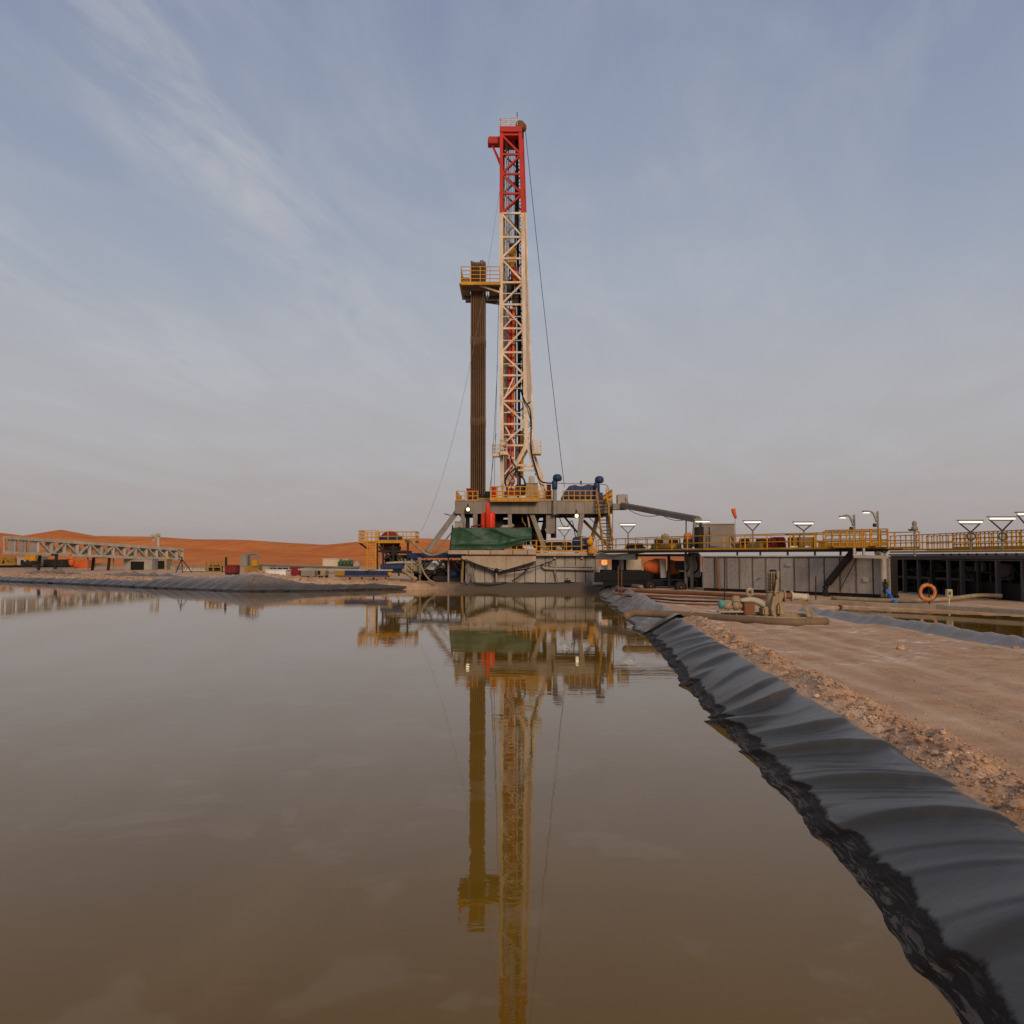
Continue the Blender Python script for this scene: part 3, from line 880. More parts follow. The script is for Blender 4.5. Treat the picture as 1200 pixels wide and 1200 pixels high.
# working baskets low on the mast
def basket(x0, x1, yt, yb, Y0, Y1, m_):
    z0, z1 = Zp(yb, Y0), Zp(yt, Y0)
    X0, X1 = Xp(x0, Y0), Xp(x1, Y0)
    b = box(mast, 'work_basket', ((X0 + X1) / 2, (Y0 + Y1) / 2, z0), (X1 - X0, Y1 - Y0, 0.14), m_)
    railing(mast, [(X0, Y0, z0 + .07), (X1, Y0, z0 + .07), (X1, Y1, z0 + .07), (X0, Y1, z0 + .07), (X0, Y0, z0 + .07)], z1 - z0, 0.6, m_, toe=0.25, rails=3, w=0.06)
basket(577, 587, 521, 534, 97.4, 98.6, 'cream')
basket(586, 594, 515, 532, 96.9, 98.2, 'cream')
basket(624, 634.5, 517, 531, 99.6, 101.5, 'cream')
box(mast, 'hose_loop', P(623, 566, 98.0), (0.7, 0.5, 1.6), 'lightgrey', bev=0.1)

# pipes standing in the racking board
def stand_mesh(zb, zt):
    prof = [(0.075, zb), (0.075, zb + 0.3)]
    for zc_ in (Zp(496, 100), Zp(402, 100)):
        prof += [(0.075, zc_ - 0.5), (0.105, zc_ - 0.42), (0.105, zc_ + 0.42), (0.075, zc_ + 0.5)]
    return prof + [(0.075, zt - 0.4), (0.10, zt - 0.35), (0.10, zt)]
zb, zt = Zp(585, 99.5), Zp(308.5, 99.5)
proto = lathe(None, 'drill_pipe_stand', (0, 0, 0), [(r, h - zb) for r, h in stand_mesh(zb, zt)], 'pipe', 10)
k = 0
for row in range(5):
    for c in range(8):
        x = P(552.6, 450, 100).x + c * 0.222 + random.uniform(-.015, .015)
        y = 99.2 + row * 0.55 + random.uniform(-.04, .04)
        o = proto if k == 0 else proto.copy()
        if k:
            col.objects.link(o)
        o.matrix_basis = Matrix.Translation((x, y, zb + random.uniform(0, 0.25)))
        tag(o, 'long brown drill pipe standing upright in the bundle left of the mast', 'drill pipe', 'drill pipes racked beside the mast')
        k += 1

# travelling block, top drive and the lines that carry them
tb = thing('travelling_block', P(600.3, 312, 100.2), 'yellow travelling block hanging from lines inside the mast', 'hoist block')
c = P(600.3, 300, 100.2)
box(tb, 'block_housing', c, (0.95, 0.7, 2.0), 'yellow', bev=0.12)
box(tb, 'block_cap', c + Vector((0, 0, 1.25)), (0.75, 0.6, 0.5), 'dark', bev=0.1)
lathe(tb, 'block_sheave', c + Vector((0, -0.4, 0.25)), [(0.2, -0.06), (0.42, -0.05), (0.42, 0.05), (0.2, 0.06)], 'olive', 18, 'Y')
box(tb, 'hook_block', c - Vector((0, 0, 1.45)), (0.6, 0.5, 0.9), 'olive', bev=0.1)
for k in range(6):
    rod(tb, 'hoist_line', c + Vector((-0.42 + 0.17 * k, 0, 1.4)), P(596.6 + 1.75 * k, 156, 100.2), 0.03, 'dark', 5)
td = thing('top_drive', P(602, 362, 100.0), 'red and yellow top drive motor below the travelling block', 'drill motor')
box(td, 'motor_housing', P(603.3, 322, 99.9), (0.95, 0.9, 1.6), 'darkred', bev=0.1)
lathe(td, 'motor', P(604.5, 326, 99.3), [(0.1, -0.9), (0.42, -0.85), (0.42, 0.6), (0.3, 0.8), (0.1, 0.85)], 'orange', 14)
box(td, 'gear_case', P(606.8, 333, 99.5), (0.75, 0.8, 0.7), 'yellow', bev=0.08)
box(td, 'carriage', P(599, 340, 100.2), (0.8, 0.8, 2.4), 'dark', bev=0.06)
box(td, 'pipe_handler', P(603.5, 352, 99.8), (0.8, 0.6, 1.6), 'dark', bev=0.08)
rod(td, 'drive_shaft', P(602.5, 355, 99.8), P(602.5, 372, 99.8), 0.14, 'grey', 10)
for dx in (-3, 3):
    rod(td, 'elevator_link', P(602.5 + dx, 345, 99.6), P(602.5 + dx * 0.7, 366, 99.6), 0.06, 'lightgrey', 6)

# guy and service wires
tag(tube(None, 'guy_wire', hang(P(615.8, 154, 100.5), P(661.5, 571, 104), 1.0, 20), 0.035, 'black', 5), 'dark steel cable slanting from crown to the blue machine on deck', 'cable')
tag(tube(None, 'guy_wire', hang(P(589, 200, 99), P(494, 622, 96), 6.0, 24), 0.018, 'grey', 5), 'thin pale cable slanting down left to the yellow platform', 'cable')
for k, (x0, x1) in enumerate(((584.5, 579), (583, 575), (581.5, 573.5))):
    tag(tube(None, 'tag_line', hang(P(x0, 348 + 80 * k, 98), P(x1, 577, 97.5), 0.3, 8), 0.026, 'dark', 5), ('dark line hanging closest to the left mast leg', 'dark line hanging midway between drill pipes and mast leg', 'dark line hanging nearest the drill pipes, leftmost of three')[k], 'cable')

# ------------------------------------------------------------------ substructure and rig floor
DY0, DY1 = 96.0, 106.0
zt_, zb_ = Zp(586.5, DY0), Zp(601.5, DY0)
x0, x1 = P(533.5, 594, DY0).x, P(717.5, 594, DY0).x
sub = thing('rig_substructure', ((x0 + x1) / 2, 101, GZ + 2.6), 'grey steel substructure carrying the rig floor above the tank', 'rig platform')
box(sub, 'floor_plate', ((x0 + x1) / 2, 101, zt_ - 0.06), (x1 - x0, DY1 - DY0 + 0.5, 0.12), 'grey')
gh = zt_ - zb_ - 0.12
for y in (DY0, DY1):
    g_ = bar(sub, 'girder', (x0, y, zb_ + gh / 2), (x1, y, zb_ + gh / 2), 0.4, gh, 'grey')
    bar(g_, 'flange', (x0, y, zb_ - 0.03), (x1, y, zb_ - 0.03), 0.62, 0.06, 'grey')
    n = 17
    for i in range(n + 1):
        bar(g_, 'stiffener', (x0 + (x1 - x0) * i / n, y - 0.24, zb_), (x0 + (x1 - x0) * i / n, y - 0.24, zt_ - 0.12), 0.05, 0.06, 'grey')
for i in range(7):
    x = x0 + 0.3 + (x1 - x0 - 0.6) * i / 6
    bar(sub, 'joist', (x, DY0 + 0.2, zb_ + gh / 2 - 0.1), (x, DY1 - 0.2, zb_ + gh / 2 - 0.1), 0.35, gh * 0.9, 'dark')
lowz_ = Zp(645, 93)
for (xa, ya, xb, yb_, Y, w) in ((542, 602, 546, 648, 96, .42), (557, 602, 557, 648, 96, .5), (597.5, 602, 597.5, 648, 96, .42), (623, 602, 640, 648, 96.3, .5), (682, 602, 676, 648, 96, .5), (712, 602, 714, 648, 98, .4),
                                (548, 606, 548, 648, 105.5, .5), (600, 606, 612, 648, 105.5, .5), (640, 606, 630, 648, 105.5, .5), (700, 606, 690, 648, 105.5, .5), (575, 606, 590, 648, 105.5, .4)):
    bar(sub, 'column', P(xa, ya, Y), P(xb, yb_, Y), w, w, 'grey')
box(sub, 'hanger_column', P(645, 613, 96.6), (1.0, 1.0, 2.4), 'grey', bev=0.03)
box(sub, 'hanger_column', P(648.6, 616, 97.5), (0.6, 0.8, 2.8), 'dark')
bar(sub, 'raising_strut', P(537.5, 597, 96.6), P(500.5, 647, 95.5), 0.62, 0.5, 'grey')
bar(sub, 'strut_tie', P(541.5, 609, 97), P(510, 648, 96), 0.14, 0.14, 'grey')
bar(sub, 'strut_clip', P(528, 604, 96), P(520.5, 602, 96), 0.1, 0.1, 'dark')
# handrails of the rig floor
zt2 = zt_
railing(sub, [(P(575, 586, 94.6).x, 94.6, zt2 - 0.05), (P(630.5, 586, 94.6).x, 94.6, zt2 - 0.05)], 1.5, 0.62, 'yellow', toe=0.3, rails=3, w=0.10)
box(sub, 'front_walkway', ((P(575, 586, 94.6).x + P(630.5, 586, 94.6).x) / 2, 95.3, zt2 - 0.14), (P(630.5, 586, 94.6).x - P(575, 586, 94.6).x, 1.2, 0.14), 'yellow')
railing(sub, [(x0 + .1, DY1, zt2), (x0 + .1, DY0, zt2), (P(545, 586, DY0).x, DY0, zt2)], 1.05, 0.7, 'yellow', toe=0.15, rails=2, w=0.08)
railing(sub, [(P(548, 586, DY0).x, DY0, zt2), (P(560, 586, DY0).x, DY0, zt2)], 1.05, 0.6, 'yellow', toe=0.1, rails=2, w=0.085)
railing(sub, [(P(631.5, 586, DY0).x, DY0, zt2), (P(646, 586, DY0).x, DY0, zt2)], 1.1, 0.8, 'yellow', toe=0.15, rails=2, w=0.07)
railing(sub, [(P(660, 586, DY0).x, DY0, zt2), (P(699, 586, DY0).x, DY0, zt2)], 1.1, 0.65, 'yellow', toe=0.12, rails=2, w=0.085)
railing(sub, [(P(711, 586, DY0).x, DY0, zt2), (x1, DY0, zt2), (x1, DY1, zt2)], 1.2, 0.7, 'yellow', toe=0.2, rails=2, w=0.08)
# floor equipment
tg = thing('hydraulic_tongs', P(605, 585, 97.5), 'red and black pipe-handling tongs at the foot of the mast', 'pipe tongs')
box(tg, 'tong_body', P(600, 577, 97.4), (1.4, 0.8, 0.9), 'darkred', bev=0.1)
box(tg, 'tong_body', P(610, 574, 97.8), (1.2, 0.8, 1.2), 'dark', bev=0.1)
tube(tg, 'hose', [P(595, 576, 97), P(592, 563, 97), P(597, 555, 97), P(604, 548, 97.4), P(600, 541, 97.6), P(598, 535, 98)], 0.09, 'black', 6)
tube(tg, 'hose', [P(603, 548, 97.2), P(609, 557, 97), P(614, 562, 97), P(616, 572, 97)], 0.10, 'black', 6)
tube(tg, 'hose', [P(598, 556, 97.3), P(603, 564, 97.2), P(599, 572, 97), P(606, 577, 97)], 0.08, 'darkred', 6)
rod(tg, 'drill_string', P(606.8, 520, 99.6), P(607.2, 585, 99.6), 0.14, 'rust', 10)
rod(tg, 'drill_string', P(611.3, 505, 100.2), P(611.4, 560, 100.2), 0.22, 'yellow', 10)
for (nm, xa, ya, xb, yb_, Y, mt, lab) in (
        ('control_cabinet', 547, 573.5, 555, 586, 97, 'darkred', 'dark red cabinet beside the foot of the drill pipes'),
        ('control_cabinet', 576, 572, 583, 586, 96.8, 'red', 'small red cabinet at the left end of the front railing'),
        ('tool_box', 616, 567, 630, 585, 97.6, 'mud', 'tan tool box behind the front railing right of the tongs'),
        ('control_cabinet', 641, 569, 645.5, 586, 97.4, 'darkred', 'narrow red cabinet left of the blue vent pipe')):
    q = thing(nm, P((xa + xb) / 2, yb_, Y), lab, 'cabinet')
    a_, b_ = P(xa, ya, Y), P(xb, yb_, Y)
    box(q, 'body', ((a_.x + b_.x) / 2, Y, (a_.z + b_.z) / 2), (b_.x - a_.x, 0.9, a_.z - b_.z), mt, bev=0.05)
    box(q, 'door', ((a_.x + b_.x) / 2, Y - 0.47, (a_.z + b_.z) / 2), ((b_.x - a_.x) * 0.8, 0.05, (a_.z - b_.z) * 0.8), mt, bev=0.01)
    box(q, 'lid', ((a_.x + b_.x) / 2, Y, a_.z + 0.04), (b_.x - a_.x + 0.1, 1.0, 0.08), mt)
sp_ = thing('rotary_spinner', P(566, 585, 96.8), 'dark winch between drill pipes and the front railing', 'winch')
lathe(sp_, 'drum', P(566, 581.5, 97), [(0.45, -0.5), (0.45, -0.42), (0.28, -0.4), (0.28, 0.4), (0.45, 0.42), (0.45, 0.5)], 'dark', 16, 'X')
box(sp_, 'motor', P(571.5, 580, 97), (0.6, 0.6, 0.8), 'black', bev=0.06)
box(sp_, 'frame', P(566, 585, 97), (1.6, 0.9, 0.25), 'olive')
# blue drawworks
dw = thing('drawworks', P(682, 586, 98), 'blue drawworks winch housing on the right of the rig floor', 'winch')
a_, b_ = P(661, 573, 98), P(703, 586, 98)
prof = [(660, 586), (660, 580), (664, 573), (667, 569.5), (674, 568), (678, 569.5), (683, 569.5), (689, 567.5), (695, 568.5), (703, 568), (703, 586)]
f_ = [P(x, y, 97.3) for x, y in prof]
vs = f_ + [Vector((q.x, 102.2, q.z)) for q in f_]
n = len(f_)
mesh_obj('housing', vs, [tuple(range(n))[::-1], tuple(range(n, 2 * n))] + [(i, (i + 1) % n, (i + 1) % n + n, i + n) for i in range(n)], 'blue', dw)
for x in (668, 675, 684, 692):
    bar(dw, 'rib', P(x, 570.5, 97.25), P(x, 585, 97.25), 0.12, 0.12, 'blue')
box(dw, 'skid', P(682, 585.5, 98.5), (4.6, 3.0, 0.3), 'dark')
box(dw, 'end_box', P(702.5, 582, 97.2), (0.7, 0.8, 0.9), 'blue', bev=0.05)
tube(dw, 'vent_pipe', [P(652, 566, 98), P(668, 566.8, 98), P(690, 567, 98), P(706, 567.5, 98), P(712, 570, 98), P(713, 580, 98)], 0.05, 'grey', 6)
rod(dw, 'exhaust_stub', P(681, 568, 99), P(680.6, 563.5, 99), 0.10, 'dark', 8)
def vent(px, ptop, pbot, Y, label, stem, low):
    q = thing('ventilator', P(px, low, Y), label, 'ventilator')
    rod(q, 'pipe', P(px, low, Y), P(px, pbot, Y), stem, 'grey' if low > 590 else 'blue', 14)
    lathe(q, 'can', P(px, pbot, Y), [(0.22, 0), (0.30, 0.1), (0.32, 0.9), (0.2, 1.1)], 'blue', 16)
    z = P(px, pbot, Y) + Vector((0.30, 0, 1.0))
    lathe(q, 'hood', z, [(0.16, -0.05), (0.40, 0.0), (0.52, 0.2), (0.50, 0.5), (0.32, 0.72), (0.05, 0.78)], 'blue', 18)
vent(650, 556, 574, 95.4, 'blue mushroom ventilator on a tall grey pipe in front of the floor beam', 0.24, 603)
vent(699.3, 561, 576, 97.0, 'blue mushroom ventilator at the right end of the drawworks', 0.24, 586)
# flood lamps under the floor
for (x, y, lab) in ((548.5, 597, 'bright flood lamp under the left end of the rig floor'), (675.8, 604.5, 'bright flood lamp under the right half of the rig floor')):
    q = thing('flood_lamp', P(x, y, 95), lab, 'lamp')
    box(q, 'housing', P(x, y, 95.2), (0.62, 0.35, 0.46), 'dark', bev=0.05)
    lathe(q, 'lens', P(x, y, 95.02), [(0.21, -0.02), (0.20, 0.05), (0.13, 0.10), (0.03, 0.12)], 'flood', 16, Vector((0, -1, 0)))
    bar(q, 'bracket', P(x, y - 2, 95.3), P(x, y - 7, 95.6), 0.1, 0.1, 'dark')
# stairs from the floor down to the tank walkway
st = thing('steel_stair', P(710, 645, 93.5), 'steep yellow stair between the rig floor and the tank walkway', 'stair')
for (xa, xb) in ((699.5, 706.5), (710.5, 718.5)):
    bar(st, 'stringer', P(xa, 584, 95.3), P(xb, 644, 92.0), 0.10, 0.30, 'yellow')
    tube(st, 'handrail', [P(xa, 573.5, 95.3), P(xa + 0.4, 577, 95.0), P(xb + 0.4, 634, 92.0)], 0.045, 'yellow', 6)
    for i in range(5):
        f = i / 4
        a_ = P(xa, 584, 95.3).lerp(P(xb, 644, 92), f)
        bar(st, 'post', a_, a_ + Vector((0, 0, 1.0)), 0.07, 0.07, 'yellow')
for i in range(15):
    f = (i + 0.5) / 15
    a_ = P(699.5, 584, 95.3).lerp(P(706.5, 644, 92), f)
    b_ = P(710.5, 584, 95.3).lerp(P(718.5, 644, 92), f)
    bar(st, 'tread', a_, b_, 0.30, 0.09, 'dark')
st2 = thing('steel_stair', P(712, 640, 99), 'slanting stair behind the steep yellow stair', 'stair')
for dy in (0, 0.9):
    bar(st2, 'stringer', P(684, 610, 99 + dy), P(713, 640, 97 + dy), 0.08, 0.32, 'olive')
    bar(st2, 'handrail', P(686, 602, 99 + dy), P(714, 631, 97 + dy), 0.07, 0.07, 'yellow')
for i in range(12):
    f = (i + .5) / 12
    a_ = P(684, 610, 99).lerp(P(713, 640, 97), f)
    bar(st2, 'tread', a_, a_ + Vector((0, 0.9, 0)), 0.25, 0.05, 'dark')
# flow line to the shakers
flw = thing('flow_line', P(816, 640, 76), 'long grey mud flow line sloping from rig floor to shaker', 'pipe')
fa, fb = P(727, 592, 95), P(819, 609.5, 77)
bar(flw, 'trough', fa, fb, 0.55, 0.5, 'grey')
bar(flw, 'trough_lip', fa + Vector((0, -0.3, 0.28)), fb + Vector((0, -0.3, 0.28)), 0.08, 0.1, 'lightgrey')
box(flw, 'bell_box', P(729, 586, 95), (1.15, 1.2, 1.2), 'tank', bev=0.06)
box(flw, 'bell_hood', P(726, 594, 95), (1.6, 1.1, 0.7), 'grey', bev=0.05)
bar(flw, 'support_leg', P(812.5, 641, 77), P(815, 608, 77), 0.30, 0.35, 'grey')
bar(flw, 'support_leg', P(804, 641, 79), P(804, 608, 79), 0.10, 0.12, 'grey')
bar(flw, 'support_leg', P(821, 641, 77.5), P(821, 610, 77.5), 0.22, 0.25, 'dark')
tube(flw, 'hanging_cable', hang(P(735, 596, 94.5), P(775, 603, 86), 0.45, 10), 0.035, 'dark', 5)
tube(flw, 'hanging_cable', hang(P(775, 603, 86), P(806, 608, 79), 0.35, 10), 0.03, 'dark', 5)
tube(flw, 'hanging_cable', hang(P(731, 579, 95), P(742, 595, 92), 0.25, 8), 0.035, 'dark', 5)
rod(flw, 'post', P(718, 599, 94), P(718, 640, 94), 0.05, 'grey', 6)
# things under the floor
bop = thing('blowout_preventer', (P(606, 640, 100).x, 100, Zp(645, 100)), 'dark valve stack under the rig floor behind the tarpaulin', 'valve stack')
bx_ = P(606, 640, 100).x
zz0 = Zp(645, 100)
lathe(bop, 'stack', (bx_, 100, zz0), [(0.9, 0), (0.9, 0.25), (0.6, 0.3), (0.6, 1.0), (1.0, 1.05), (1.0, 1.9), (0.55, 2.0), (0.55, 2.5), (0.9, 2.6), (0.95, 3.2), (0.6, 3.5), (0.5, 4.2)], 'dark', 18)
box(bop, 'ram_block', (bx_, 100, zz0 + 1.45), (3.6, 0.8, 0.7), 'dark', bev=0.06)
box(bop, 'ram_block', (bx_ - 3.4, 100.6, zz0 + 2.6), (2.0, 1.6, 2.4), 'dark', bev=0.06)
box(bop, 'ram_block', (bx_ + 1.8, 102, zz0 + 2.3), (1.4, 1.6, 3.2), 'dark', bev=0.06)
tube(bop, 'choke_hose', [P(612, 603, 97), P(612.5, 611, 96.5), P(616, 616, 96), P(614.5, 628, 96), P(613, 640, 96)], 0.07, 'olive', 6)
tube(bop, 'riser_pipe', [P(618, 603, 96.6), P(621, 622, 96.4), P(622, 640, 96)], 0.11, 'warm', 8)
tube(bop, 'choke_hose', [P(655, 604, 97), P(659, 615, 97), P(665, 617, 97), P(670, 610, 97), P(673, 622, 97), P(676, 638, 97)], 0.05, 'black', 6)
tube(bop, 'choke_hose', [P(637, 604, 98), P(636, 618, 98), P(632, 640, 98)], 0.06, 'black', 6)
for (xc, yc, sx, sy, sz, mt) in ((589, 622, 2.2, 1.2, 2.6, 'dark'), (630, 634, 1.2, 1.0, 1.6, 'dark'), (634, 637, 1.0, 1.0, 1.2, 'olive')):
    box(bop, 'manifold', P(xc, yc, 98.5), (sx, sy, sz), mt, bev=0.15)
for (xc, yc, sx, sz, Y) in ((566, 618, 1.6, 3.0, 104.5), (583, 612, 1.4, 1.6, 104), (594, 628, 2.6, 2.6, 104.3), (616, 622, 1.5, 3.6, 103.6), (633, 632, 1.5, 2.2, 104), (655, 640, 3.0, 1.0, 102)):
    box(bop, 'manifold', P(xc, yc, Y), (sx, 1.2, sz), 'dark', bev=0.12)  # dark filler boxes added to close sky gaps and deepen under-floor shade
for (xa_, ya_, xb_, yb_) in ((560, 604, 590, 640), (590, 606, 566, 640), (604, 604, 630, 640), (632, 606, 612, 640), (660, 604, 690, 640), (562, 612, 640, 611)):
    bar(bop, 'back_brace', P(xa_, ya_, 105), P(xb_, yb_, 105), 0.22, 0.22, 'dark')
rv = thing('red_vessel', P(572, 640, 92.6), 'bright red pressure vessel with stack rising behind the green tarpaulin', 'vessel')
zv = Zp(632, 92.8)
lathe(rv, 'vessel_body', (P(575, 620, 93).x, 93, zv), [(0.4, 0), (0.48, 0.1), (0.48, 2.75), (0.4, 2.95), (0.1, 3.0)], 'brightred', 20)
lathe(rv, 'vessel_body', (P(568.5, 620, 93.5).x, 93.5, zv), [(0.4, 0), (0.46, 0.1), (0.46, 2.7), (0.35, 2.9), (0.1, 2.95)], 'brightred', 20)
lathe(rv, 'stack', (P(571.5, 620, 92.5).x, 92.5, zv), [(0.24, 0), (0.24, 3.6), (0.2, 3.9), (0.1, 4.0)], 'brightred', 16)
rod(rv, 'side_pipe', P(552, 617, 93), P(565, 615, 93), 0.09, 'darkred', 8)
dp = thing('mud_drum', P(594, 642, 92.8), 'muddy pale pump sitting just above the green tarpaulin', 'pump')
lathe(dp, 'pump_body', P(596, 621, 92.8), [(0.1, -0.8), (0.4, -0.7), (0.42, 0.1), (0.25, 0.3), (0.2, 0.6), (0.28, 0.7), (0.1, 0.8)], 'mud', 14, Vector((0.5, 0, 0.6)))
box(dp, 'pump_base', P(592, 624, 92.9), (1.1, 0.8, 1.6), 'lightgrey', bev=0.2)
gb = thing('grey_locker', P(538, 640, 93), 'grey steel locker peeping over the left end of the tarpaulin', 'locker')
box(gb, 'body', P(538, 619, 93.2), (0.9, 0.9, 1.5), 'tank', bev=0.03)
box(gb, 'lid', P(538, 611.6, 93.2), (1.0, 1.0, 0.08), 'tank')
box(gb, 'handle', P(538, 618, 92.72), (0.2, 0.05, 0.08), 'dark')

# ------------------------------------------------------------------ rig tank at the head of the pit
TY = 91.0
tk = thing('settling_tank', (P(620, 682, TY).x, TY + 1.5, GZ), 'long grey ribbed mud tank standing at the far edge of the pond', 'tank')
X0, X1 = Xp(545, TY), Xp(700, TY)
zt3, zb3 = Zp(650, TY), GZ - 0.05
box(tk, 'tank_wall', ((X0 + X1) / 2, TY + 1.68, (zt3 + zb3) / 2), (X1 - X0, 3.0, zt3 - zb3), 'dark')
seams = [545, 556, 568, 580, 592, 603, 615, 627.5, 639, 650.5, 662, 674.5, 686, 700]
for pa_, pb_ in zip(seams, seams[1:]):
    xa_, xb_ = Xp(pa_, TY) + 0.035, Xp(pb_, TY) - 0.035
    box(tk, 'panel', ((xa_ + xb_) / 2, TY + 0.15, (zt3 + zb3) / 2), (xb_ - xa_, 0.09, zt3 - zb3), 'tank', 0, 0.02)
bar(tk, 'corner_post', (X1 - 0.05, TY + 0.06, zb3), (X1 - 0.05, TY + 0.06, zt3), 0.3, 0.25, 'tank')
# sloping hopper plates hung on the front
hp = [(541, 651.5), (628, 651.5), (628, 657.5), (606, 664), (583.5, 670.5), (561, 663.5), (541, 655)]
f_ = [P(x, y, TY - 0.55) for x, y in hp]
vs = f_ + [q + Vector((0, 0.5, 0)) for q in f_]
n = len(f_)
hop = mesh_obj('hopper_plate', vs, [tuple(range(n))[::-1], tuple(range(n, 2 * n))] + [(i, (i + 1) % n, (i + 1) % n + n, i + n) for i in range(n)], 'warm', tk)
for px, yb_ in ((572, 666), (594, 666.5), (614, 661)):
    bar(hop, 'rib', P(px, 651.6, TY - 0.6), P(px, yb_, TY - 0.6), 0.06, 0.08, 'warm')
bar(hop, 'edge_pipe', P(541, 655.5, TY - 0.62), P(583.5, 671, TY - 0.62), 0.13, 0.13, 'dark')
bar(hop, 'edge_pipe', P(583.5, 671, TY - 0.62), P(628, 658, TY - 0.62), 0.13, 0.13, 'dark')
bar(tk, 'top_beam', P(525.5, 647.0, TY - 0.7), P(628, 647.0, TY - 0.7), 0.5, 0.42, 'warm')
bar(tk, 'top_beam', P(628.3, 649.5, TY - 0.45), P(701, 649.5, TY - 0.45), 0.4, 0.3, 'warm')
for px in (549, 575, 601, 618):
    bar(tk, 'beam_joint', P(px, 644.6, TY - 0.98), P(px, 650.1, TY - 0.98), 0.05, 0.05, 'dark')
lathe(tk, 'valve', P(582, 668.5, TY - 0.9), [(0.1, -0.3), (0.24, -0.25), (0.24, 0.25), (0.1, 0.3)], 'black', 14, 'Y')
rod(tk, 'drain_pipe', P(581.8, 669, TY - 0.8), P(581.8, 682, TY - 0.8), 0.11, 'warm', 8)
tube(tk, 'fill_pipe', [P(636, 660, TY - 0.25), P(637, 665, TY - 0.25), P(645, 666.5, TY - 0.25), P(672, 667, TY - 0.25), P(697, 667.5, TY - 0.25)], 0.15, 'tank', 8)
tube(tk, 'fill_pipe', [P(641, 658, TY - 0.2), P(645, 658, TY - 0.2), P(646, 663.5, TY - 0.2), P(670, 664, TY - 0.2), P(695, 664, TY - 0.2)], 0.07, 'tank', 8)
tube(tk, 'hanging_hose', hang(P(545, 655, TY - 1.1), P(628, 664, TY - 1.1), 0.75, 18), 0.045, 'black', 6)
tube(tk, 'hanging_hose', hang(P(585, 671, TY - 1.0), P(650, 656, TY - 0.6), 0.3, 16), 0.05, 'black', 6)
tube(tk, 'hanging_hose', [P(622, 660, TY - 1), P(617, 668, TY - 1), P(609, 675, TY - 1), P(600, 681, TY - 1.4)], 0.07, 'dark', 6)
bar(tk, 'sloping_pipe', P(650, 668, TY - 0.3), P(654, 682, TY - 0.6), 0.1, 0.1, 'tank')
for px in (650, 682):
    box(tk, 'bracket', P(px, 653, TY - 0.1), (0.25, 0.25, 0.35), 'warm')
for (xa, ya, xb, yb_) in ((554.5, 667, 557, 682), (552, 672, 547, 684), (548, 661, 556, 681)):
    bar(tk, 'prop', P(xa, ya, TY - 0.8), P(xb, yb_, TY - 1.2), 0.16, 0.16, 'grey')
# walkway of the tank: right half with railing
zw = Zp(647, TY)
railing(tk, [(Xp(594, TY), TY - 0.6, Zp(644.5, TY)), (Xp(628, TY), TY - 0.6, Zp(644.5, TY))], 1.0, 0.9, 'yellow', toe=0.1, rails=2, w=0.07)
railing(tk, [(Xp(629, TY), TY - 0.4, zw), (Xp(681, TY), TY - 0.4, zw)], 1.25, 1.8, 'yellow', toe=0.16, rails=2, w=0.065)
railing(tk, [(Xp(635, TY), TY + 2.9, zw), (Xp(700, TY + 2), TY + 2.9, zw)], 1.25, 1.2, 'yellow', toe=0, rails=2, w=0.06)
railing(tk, [(Xp(681, TY), TY - 0.4, zw - 0.05), (Xp(698, TY), TY - 0.4, zw - 0.05)], 1.6, 0.75, 'yellow', toe=0.3, rails=2, w=0.09)
bar(tk, 'walkway_beam', (Xp(629, TY), TY - 0.3, zw - 0.14), (Xp(700, TY), TY - 0.3, zw - 0.14), 0.3, 0.12, 'olive')
bt = thing('blue_drum_tank', P(681, 647, 92), 'blue domed tank standing on the tank walkway', 'tank')
lathe(bt, 'shell', P(681, 646.5, 92.2), [(0.95, 0), (0.98, 0.1), (0.98, 1.25), (0.85, 1.5), (0.5, 1.62), (0.1, 1.66)], 'blue', 24)
rod(bt, 'band', P(681, 640, 92.2), P(681, 639.2, 92.2), 1.0, 'blue', 24)
yb2 = thing('yellow_winch', P(694, 648, 90), 'yellow winch on the corner of the tank walkway', 'winch')
box(yb2, 'body', P(693.5, 645, 90), (0.7, 0.6, 0.7), 'yellow', bev=0.08)
lathe(yb2, 'drum', P(691, 635, 90.2), [(0.1, -0.25), (0.33, -0.2), (0.33, 0.2), (0.1, 0.25)], 'yellow', 14, 'Y')
box(yb2, 'head', P(692, 632, 90.3), (0.35, 0.35, 0.7), 'yellow', bev=0.06)
for k, (px, py, s, mt) in enumerate(((648, 641, .5, 'dark'), (655, 643, .45, 'lightgrey'), (658, 640, .4, 'dark'), (643, 643.5, .35, 'mud'))):
    q = thing('valve_box', P(px, 647, 91.6), ('dark valve box on the walkway left of the lamp post', 'pale valve box at the foot of the lamp post on the tank', 'dark valve box right of the lamp post on the tank', 'muddy bucket on the tank walkway')[k], 'valve')
    box(q, 'body', P(px, py, 91.6), (s * 1.4, s, s), mt, bev=0.06)
    rod(q, 'wheel', P(px, py - 3, 91.6), P(px, py - 3.6, 91.6), s * 0.45, mt, 12)
    rod(q, 'stem', P(px, py, 91.6), P(px, py - 3.2, 91.6), 0.05, mt, 6)

